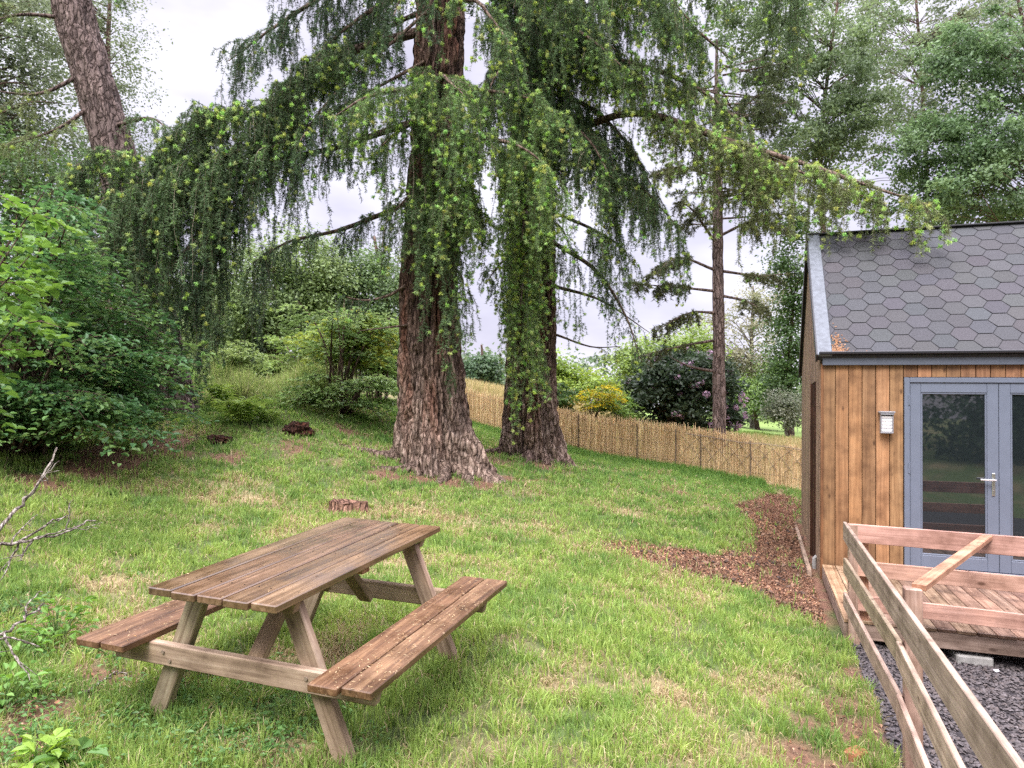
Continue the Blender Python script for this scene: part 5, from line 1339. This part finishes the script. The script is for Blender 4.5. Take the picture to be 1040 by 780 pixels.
def build_trellis():
    """crossed wire edging leaning on the reeds near the hut"""
    o = thing('wire_edging', 'crisscross wire edging standing along the reed screen near the hut', 'edging', (5.0, float(reed_y(5.0)), float(ground_z(5.0, reed_y(5.0)))))
    g = Geo()
    for k in range(9):
        x = 3.9 + k * .27
        for s in (-1, 1):
            t = np.linspace(0, 1, 8); xs = x + s * (t - .5) * .42; ys = reed_y(xs) - .045 - s * .004
            tube(g, local(o, np.stack([xs, ys, ground_z(xs, ys) + .3 + .52 * t + .04 * np.sin(t * np.pi)], -1)), .0045, 5)
    xs = np.linspace(3.8, 6.3, 24); ys = reed_y(xs) - .05; tube(g, local(o, np.stack([xs, ys, ground_z(xs, ys) + .83], -1)), .007, 5)
    g.build('wire_lattice', M['wire'], o)
build_trellis()

# ------------------------------------------------------------------ gravel, bark litter, small things on the ground
def stones(P, r, cols, squash=.6):
    """many-faced pebbles: jittered subdivided octahedra"""
    base = np.array([(1, 0, 0), (-1, 0, 0), (0, 1, 0), (0, -1, 0), (0, 0, 1), (0, 0, -1)] + [(a, b_, 0) for a in (.7, -.7) for b_ in (.7, -.7)] + [(a, 0, b_) for a in (.7, -.7) for b_ in (.7, -.7)] + [(0, a, b_) for a in (.7, -.7) for b_ in (.7, -.7)], float)
    tris = []
    mid = {}
    for i, v in enumerate(base[6:], 6): mid[tuple(np.sign(v))] = i
    for sx in (0, 1):
        for sy in (2, 3):
            for sz in (4, 5):
                a, b_, c = base[sx], base[sy], base[sz]
                ab, bc, ca = mid[tuple(np.sign(a + b_))], mid[tuple(np.sign(b_ + c))], mid[tuple(np.sign(c + a))]
                t = [(sx, ab, ca), (ab, sy, bc), (ca, bc, sz), (ab, bc, ca)]
                if np.linalg.det([a, b_, c]) < 0: t = [u[::-1] for u in t]
                tris += t
    tris = np.array(tris); n = len(P); m = len(base)
    V = base[None] * (r[:, None, None] * rng.uniform(.65, 1.3, (n, m, 1))) * np.stack([rng.uniform(.7, 1.3, n), rng.uniform(.7, 1.3, n), rng.uniform(.5, 1, n) * squash], -1)[:, None]
    a = rng.uniform(0, 6.3, n); ca, sa = np.cos(a)[:, None], np.sin(a)[:, None]
    X, Y = V[..., 0] * ca - V[..., 1] * sa, V[..., 0] * sa + V[..., 1] * ca
    tx = rng.normal(0, .4, n)[:, None]; Z = V[..., 2] + X * tx
    V = np.stack([X, Y, Z], -1) + P[:, None]
    return V.reshape(-1, 3), [(np.arange(n)[:, None, None] * m + tris[None]).reshape(-1, 3)], np.repeat(cols, m, 0)

def build_gravel():
    n = 44000
    x = rng.uniform(1.2, 5.2, n); y = rng.uniform(1.7, 7.2, n)
    k = in_yard(x, y); x, y = x[k], y[k]; n = len(x)
    r = rng.uniform(.007, .0155, n)
    P = np.stack([x, y, ground_z(x, y) + r * .3 + .006], -1)
    V, fs, C = stones(P, r, pick_cols(n, [(.108, .096, .092), (.075, .067, .065), (.15, .135, .13), (.12, .10, .09)], .25))
    tag(mesh_obj('gravel', V, fs, M['stone'], col=C), kind='stuff')
    for lab, px, py, r in (('small white stone on the gravel just below the deck', 1006, 671, .02), ('larger white pebble on the dark gravel, nearer than the small one', 1012, 684, .024)):
        p = gpt(px, py); o = mesh_obj('white_stone', *stones(np.array([[0, 0, 0.]]), np.array([r]), np.array([[.95, .93, .9]]))[:2], M['stone'], col=np.ones((18, 3)) * .9)
        o.location = (p[0], p[1], p[2] + .02); tag(o, lab, 'stone')
build_gravel()

def build_litter():
    n = 130000
    x = rng.uniform(-7, 4.2, n); y = rng.uniform(2.2, 14.5, n)
    x2 = rng.uniform(.8, 6.2, n); y2 = rng.uniform(6, 14, n); x = np.concatenate([x, x2]); y = np.concatenate([y, y2]); n *= 2
    bed, bare, straw, _, _ = masks(x, y); a, b_ = to_hut(x, y)
    k = (rng.uniform(0, 1, n) < np.maximum(bed, bare * .35)) & ~in_yard(x, y) & ~((a > -.1) & (b_ > -2.3) & (b_ < 4.0)); x, y, bed = x[k], y[k], bed[k]; n = len(x)
    L = rng.uniform(.01, .034, n)
    P = np.stack([x, y, ground_z(x, y) + rng.uniform(.004, .022, n)], -1)
    dk = np.array([(.24, .12, .07), (.31, .17, .10), (.16, .085, .055), (.06, .04, .03), (.36, .23, .15)])
    V, fs, C = leaf_mesh(P, unit(rng.normal(0, .45, (n, 3)) + [0, 0, 1]), rng.normal(0, 1, (n, 3)), L, L * rng.uniform(.3, .8, n), pick_cols(n, dk, .3) * (.45 + 1.2 * fbm(xy3(x, y, 1.6, 3.3), 3))[:, None], .35)
    tag(mesh_obj('leaf_litter', V, fs, M['chip'], col=C), kind='stuff')
build_litter()
def build_cones():
    n = 1500; x = rng.uniform(1.0, 4.4, n); y = rng.uniform(6.2, 13, n); bed = masks(x, y)[0]; a, b_ = to_hut(x, y)
    k = (bed > .4) & ~((a > -.1) & (b_ > -2.3)); x, y = x[k][:210], y[k][:210]; n = len(x)
    P = np.stack([x, y, ground_z(x, y) + .018], -1); r = rng.uniform(.016, .034, n)
    V, fs, C = stones(P, r, pick_cols(n, [(.07, .045, .035), (.12, .075, .055), (.045, .032, .028), (.2, .12, .08)], .3), .8)
    tag(mesh_obj('fallen_cones', V, fs, M['chip'], col=C), kind='stuff')
build_cones()

def build_stump(label, px, py, r, h, col, name='tree_stump', seed=0):
    p = gpt(px, py)
    o = thing(name, label, 'stump', tuple(p))
    na, nz = 40, 12; th = np.arange(na) * 2 * np.pi / na; V = []
    for k in range(nz):
        t = k / (nz - 1)
        rr = r * (1 + .55 * (1 - t) ** 3) * (1 + .16 * np.sin(3 * th + seed) + .1 * np.sin(5 * th + 2) + .1 * (noise3(np.stack([np.cos(th) * 4 + seed, np.sin(th) * 4, np.full(na, t * 2)], -1)) - .5))
        topz = h * (.62 + .6 * (fbm(np.stack([np.cos(th) * 1.6 + seed, np.sin(th) * 1.6, np.zeros(na)], -1), 3) - .3))
        V.append(np.stack([rr * np.cos(th), rr * np.sin(th), -.06 + (topz + .06) * t], -1))
    top = V[-1]; V.append(top * [.75, .75, 1] - [0, 0, h * .10]); V.append(top * [.35, .35, .8] - [0, 0, h * .12])
    V = np.concatenate(V + [np.array([[0, 0, h * .55]])]); m = nz + 2
    i = np.arange(m - 1)[:, None] * na; j = np.arange(na)[None]
    q = np.stack([i + j, i + (j + 1) % na, i + na + (j + 1) % na, i + na + j], -1).reshape(-1, 4); j = np.arange(na)
    tr = np.stack([np.full(na, m * na), (m - 1) * na + j, (m - 1) * na + (j + 1) % na], -1)
    g = Geo(); g.add(V, [q, tr], col); g.build('stump_wood', M['bark'], o)
def build_mound(label, px, py, r, h, seed):
    p = gpt(px, py); o = thing('rotten_stump', label, 'stump', tuple(p))
    nu, nv = 60, 26; th = np.arange(nu) * 2 * np.pi / nu; ph = np.linspace(.02, 1.75, nv)
    PH, TH = np.meshgrid(ph, th, indexing='ij')
    d = np.stack([np.sin(PH) * np.cos(TH), np.sin(PH) * np.sin(TH), np.cos(PH)], -1)
    k = .6 + 1.2 * (fbm(d * 1.7 + seed, 4) - .35) + .14 * (1 - np.abs(2 * noise3(d * np.array([7, 7, 3.]) + seed) - 1) * 1.5)
    V = (d * k[..., None] * np.array([r, r, h])).reshape(-1, 3)
    i = np.arange(nv - 1)[:, None] * nu; j = np.arange(nu)[None]
    q = np.stack([i + j, i + nu + j, i + nu + (j + 1) % nu, i + (j + 1) % nu], -1).reshape(-1, 4)
    g = Geo(); c = np.array([.34, .22, .19]) + (np.array([.9, .6, .5]) - .45) * np.clip(fbm(d.reshape(-1, 3) * 3 + 5, 3) - .45, 0, 1)[:, None] * 2
    g.add(V, [q], c); g.build('stump_wood', M['bark'], o)
build_stump('low weathered tree stump on the grass behind the picnic table', 352, 519, .21, .17, (1.45, 1.2, 1.05), seed=1)
build_mound('dark red-brown rotten stump on the bank left of the young tree', 302, 439, .26, .22, 4)
build_mound('small dark root stub beside the foot of the hanging curtain', 222, 449, .2, .12, 8)

def build_dead(name, label, pts, r, twigs):
    p0 = pts[0]; o = thing(name, label, 'branch', tuple(p0))
    g = Geo(); T = smoothline(pts, 26); tube(g, local(o, T + rng.normal(0, .006, T.shape)), np.linspace(r, r * .3, 26), 8, wob=.15)
    for s, tip, rr in twigs:
        a = T[int(s * 25)]; tip = np.asarray(tip); mid = (a + tip) / 2 + rng.normal(0, .02, 3)
        tt = smoothline([a, mid, tip], 10); tube(g, local(o, tt + rng.normal(0, .004, tt.shape)), np.linspace(rr, .002, 10), 6, wob=.15)
        for k in range(2):
            q = tt[rng.integers(4, 8)]; e = q + (tip - a) * .22 + rng.normal(0, .035, 3); tube(g, local(o, smoothline([q, e], 4)), np.linspace(rr * .5, .0015, 4), 5)
    g.build('dead_wood', M['dead'], o, smooth=True)
def W(px, py, Y): return U(px, py, Y)
build_dead('dead_branch', 'upright grey dead branch poking in highest at the left edge', [W(-90, 580, 4.0), W(-20, 550, 4.2), W(15, 520, 4.4), W(40, 490, 4.5), W(57, 455, 4.6)], .016, [(.62, W(60, 468, 4.5), .006), (.78, W(50, 492, 4.5), .006)])
build_dead('dead_branch', 'forked grey dead branch spreading sideways towards the picnic table', [W(-110, 580, 3.7), W(-30, 560, 3.8), W(15, 552, 3.9), W(60, 543, 4.0), W(95, 528, 4.1)], .013, [(.55, W(72, 523, 4.1), .008), (.5, W(38, 522, 4.1), .006), (.6, W(100, 536, 4.1), .006), (.62, W(20, 570, 3.8), .007), (.8, W(72, 508, 4.1), .004), (.55, W(0, 590, 3.8), .007)])
build_dead('dead_branch', 'low grey dead twigs lying among the bright weeds at left', [W(-100, 660, 3.0), W(-30, 652, 3.05), W(10, 640, 3.1), W(45, 612, 3.3)], .012, [(.5, W(38, 655, 3.1), .006), (.6, W(30, 690, 3.0), .006), (.8, W(42, 600, 3.3), .005), (.45, W(-5, 670, 3.0), .005)])
p = gpt(85, 708, .02); q = gpt(128, 685, .03)
build_dead('fallen_stick', 'thin brown stick lying on the litter below the left bench', [p, (p + q) / 2 + [0, 0, .01], q], .009, [(.7, gpt(135, 690, .04), .004)])

def broken_brick():
    p = gpt(869, 771); o = thing('broken_brick', 'broken orange-brown brick lying on bare soil left of the fence', 'brick', tuple(p), .5)
    g = Geo(); box(g, (0, 0, .02), (.12, .08, .07), (.26, .125, .06), .014); g.build('brick', M['chip'], o)
broken_brick()

# broad-leaved weeds
def weed(P0, n, h, leaf, cols, spread):
    n = int(n * 1.9); leaf *= .66
    Ps, Ds = [], []
    for k in range(n):
        a = rng.uniform(0, 6.28); r = spread * math.sqrt(rng.uniform(0, 1)); z = h * rng.uniform(.15, 1)
        Ps.append((math.cos(a) * r, math.sin(a) * r, z)); a2 = a + rng.normal(0, .7); Ds.append((math.cos(a2), math.sin(a2), rng.uniform(-.1, .5)))
    Ps, Ds = np.array(Ps), np.array(Ds); L = leaf * rng.uniform(.6, 1.25, n)
    return leaf_mesh(Ps + P0, unit(rng.normal(0, .35, (n, 3)) + [0, 0, 1]), Ds, L, L * .62, pick_cols(n, cols, .2), .2)
def plant(label, px, py, n, h, leaf, cols, spread):
    p = gpt(px, py); o = thing('weed_plant', label, 'weed', tuple(p), group='broad-leaved weeds at the left')
    V, fs, C = weed(np.zeros(3), n, h, leaf, cols, spread)
    g = Geo(); g.add(V, fs, C)
    for k in range(0, len(V) // 6, 3): tube(g, smoothline([(0, 0, -.02), V[k * 6] * .55, V[k * 6]], 5), np.linspace(.004, .002, 5), 4, (.12, .2, .05), cap=False)
    g.build('leaves', M['leaf'], o)
WL = [(.14, .28, .05), (.18, .33, .065), (.11, .23, .045)]
plant('biggest bright weed clump left of the left bench', 58, 652, 60, .24, .085, WL, .19)
plant('leafy weed clump at the left edge under the dead twigs', 12, 672, 46, .2, .075, WL, .2)
plant('pale rosette of pointed leaves in the bottom left corner', 42, 784, 30, .13, .10, [(.26, .40, .07), (.22, .36, .06)], .07)
plant('broad dock leaf plant beside the pale corner rosette', 72, 788, 9, .1, .14, [(.12, .24, .06)], .09)
plant('weed clump cut by the left edge below the dead twigs', 5, 718, 40, .18, .075, WL, .16)
plant('dark grassy weed tuft at the left edge beneath the forked branch', 12, 628, 40, .14, .06, [(.07, .15, .04), (.1, .19, .05)], .18)
plant('low weed clump directly under the left bench end', 120, 668, 26, .1, .06, [(.07, .17, .045), (.1, .22, .05)], .16)
def cover():
    Vs, F4, Cs = [], [], []; n0 = 0
    for k in range(330):
        px, py = rng.normal(205, 75), rng.normal(735, 34)
        if k > 230: px, py = rng.uniform(-20, 70), rng.uniform(600, 790)
        p = gpt(px, min(py, 800)); m_ = rng.integers(5, 10)
        V, fs, C = weed(p, m_, rng.uniform(.03, .085), rng.uniform(.03, .05), [(.085, .19, .05), (.12, .25, .065), (.16, .29, .085)], .07)
        Vs.append(V); Cs.append(C); F4 += [f + n0 for f in fs]; n0 += len(V)
    tag(mesh_obj('ground_cover', np.concatenate(Vs), [np.concatenate(F4)], M['leaf'], col=np.concatenate(Cs)), kind='stuff')
cover()

# ------------------------------------------------------------------ light
w = bpy.data.worlds.new('World'); scene.world = w; w.use_nodes = True
nt = w.node_tree; bg = nt.nodes['Background']
SUN_EL, SUN_AZ = math.radians(52), math.radians(200)      # azimuth clockwise from +Y: behind the photographer, a little left
sky = nt.nodes.new('ShaderNodeTexSky'); sky.sky_type = 'NISHITA'; sky.sun_disc = False
sky.sun_elevation = SUN_EL; sky.sun_rotation = SUN_AZ; sky.dust_density = 3
tc = nt.nodes.new('ShaderNodeTexCoord'); sx = nt.nodes.new('ShaderNodeSeparateXYZ'); nt.links.new(tc.outputs['Generated'], sx.inputs[0])
nz = N(nt, 'ShaderNodeTexNoise', Scale=2.6, Detail=5.0, Roughness=.55); mp = N(nt, 'ShaderNodeMapping'); mp.inputs['Scale'].default_value = (1, 1, 2.2)
nt.links.new(tc.outputs['Generated'], mp.inputs['Vector']); nt.links.new(mp.outputs[0], nz.inputs['Vector'])
cl = ramp(nt, [(.36, (6.3, 5.9, 7.4)), (.5, (8.2, 7.8, 9.2)), (.62, (10.4, 10.1, 11.2))], nz.outputs['Fac'])
gr = ramp(nt, [(.0, (.46, .46, .46)), (.48, (.41, .41, .41)), (.64, (2.0, 2.0, 1.95)), (1.0, (3.3, 3.3, 3.2))], sx.outputs['Z'])
cloud = mix(nt, 'MULTIPLY', 1.0, cl.outputs[0], gr.outputs[0])
nt.links.new(mix(nt, 'MIX', .88, sky.outputs[0], cloud), bg.inputs['Color']); bg.inputs['Strength'].default_value = .1
sd = bpy.data.lights.new('overcast_sun', 'SUN'); sd.energy = 1.5; sd.angle = math.radians(25); sd.color = (1, .97, .92)
so = bpy.data.objects.new('overcast_sun', sd); COL.objects.link(so)
dirv = Vector((math.sin(SUN_AZ) * math.cos(SUN_EL), math.cos(SUN_AZ) * math.cos(SUN_EL), math.sin(SUN_EL)))
so.rotation_euler = dirv.to_track_quat('Z', 'Y').to_euler()

cd = bpy.data.cameras.new('camera'); cam = bpy.data.objects.new('camera', cd); COL.objects.link(cam)
cd.sensor_fit = 'HORIZONTAL'; cd.sensor_width = 36; cd.lens = F / 1040 * 36; cd.clip_end = 1000; cd.clip_start = .05
cam.matrix_world = Matrix.Translation((0, 0, EYE)) @ Matrix.Rotation(math.pi / 2 + PITCH, 4, 'X') @ Matrix.Rotation(ROLL, 4, 'Z')
scene.camera = cam
vs = scene.view_settings; vs.view_transform = 'Standard'; vs.look = 'None'; vs.exposure = 1.48; vs.gamma = 1.0; vs.use_curve_mapping = False
scene.display_settings.display_device = 'sRGB'
scene.cycles.max_bounces = 7; scene.cycles.diffuse_bounces = 4; scene.cycles.transparent_max_bounces = 8
scene.cycles.use_denoising = False
scene.render.filter_size = 1.1
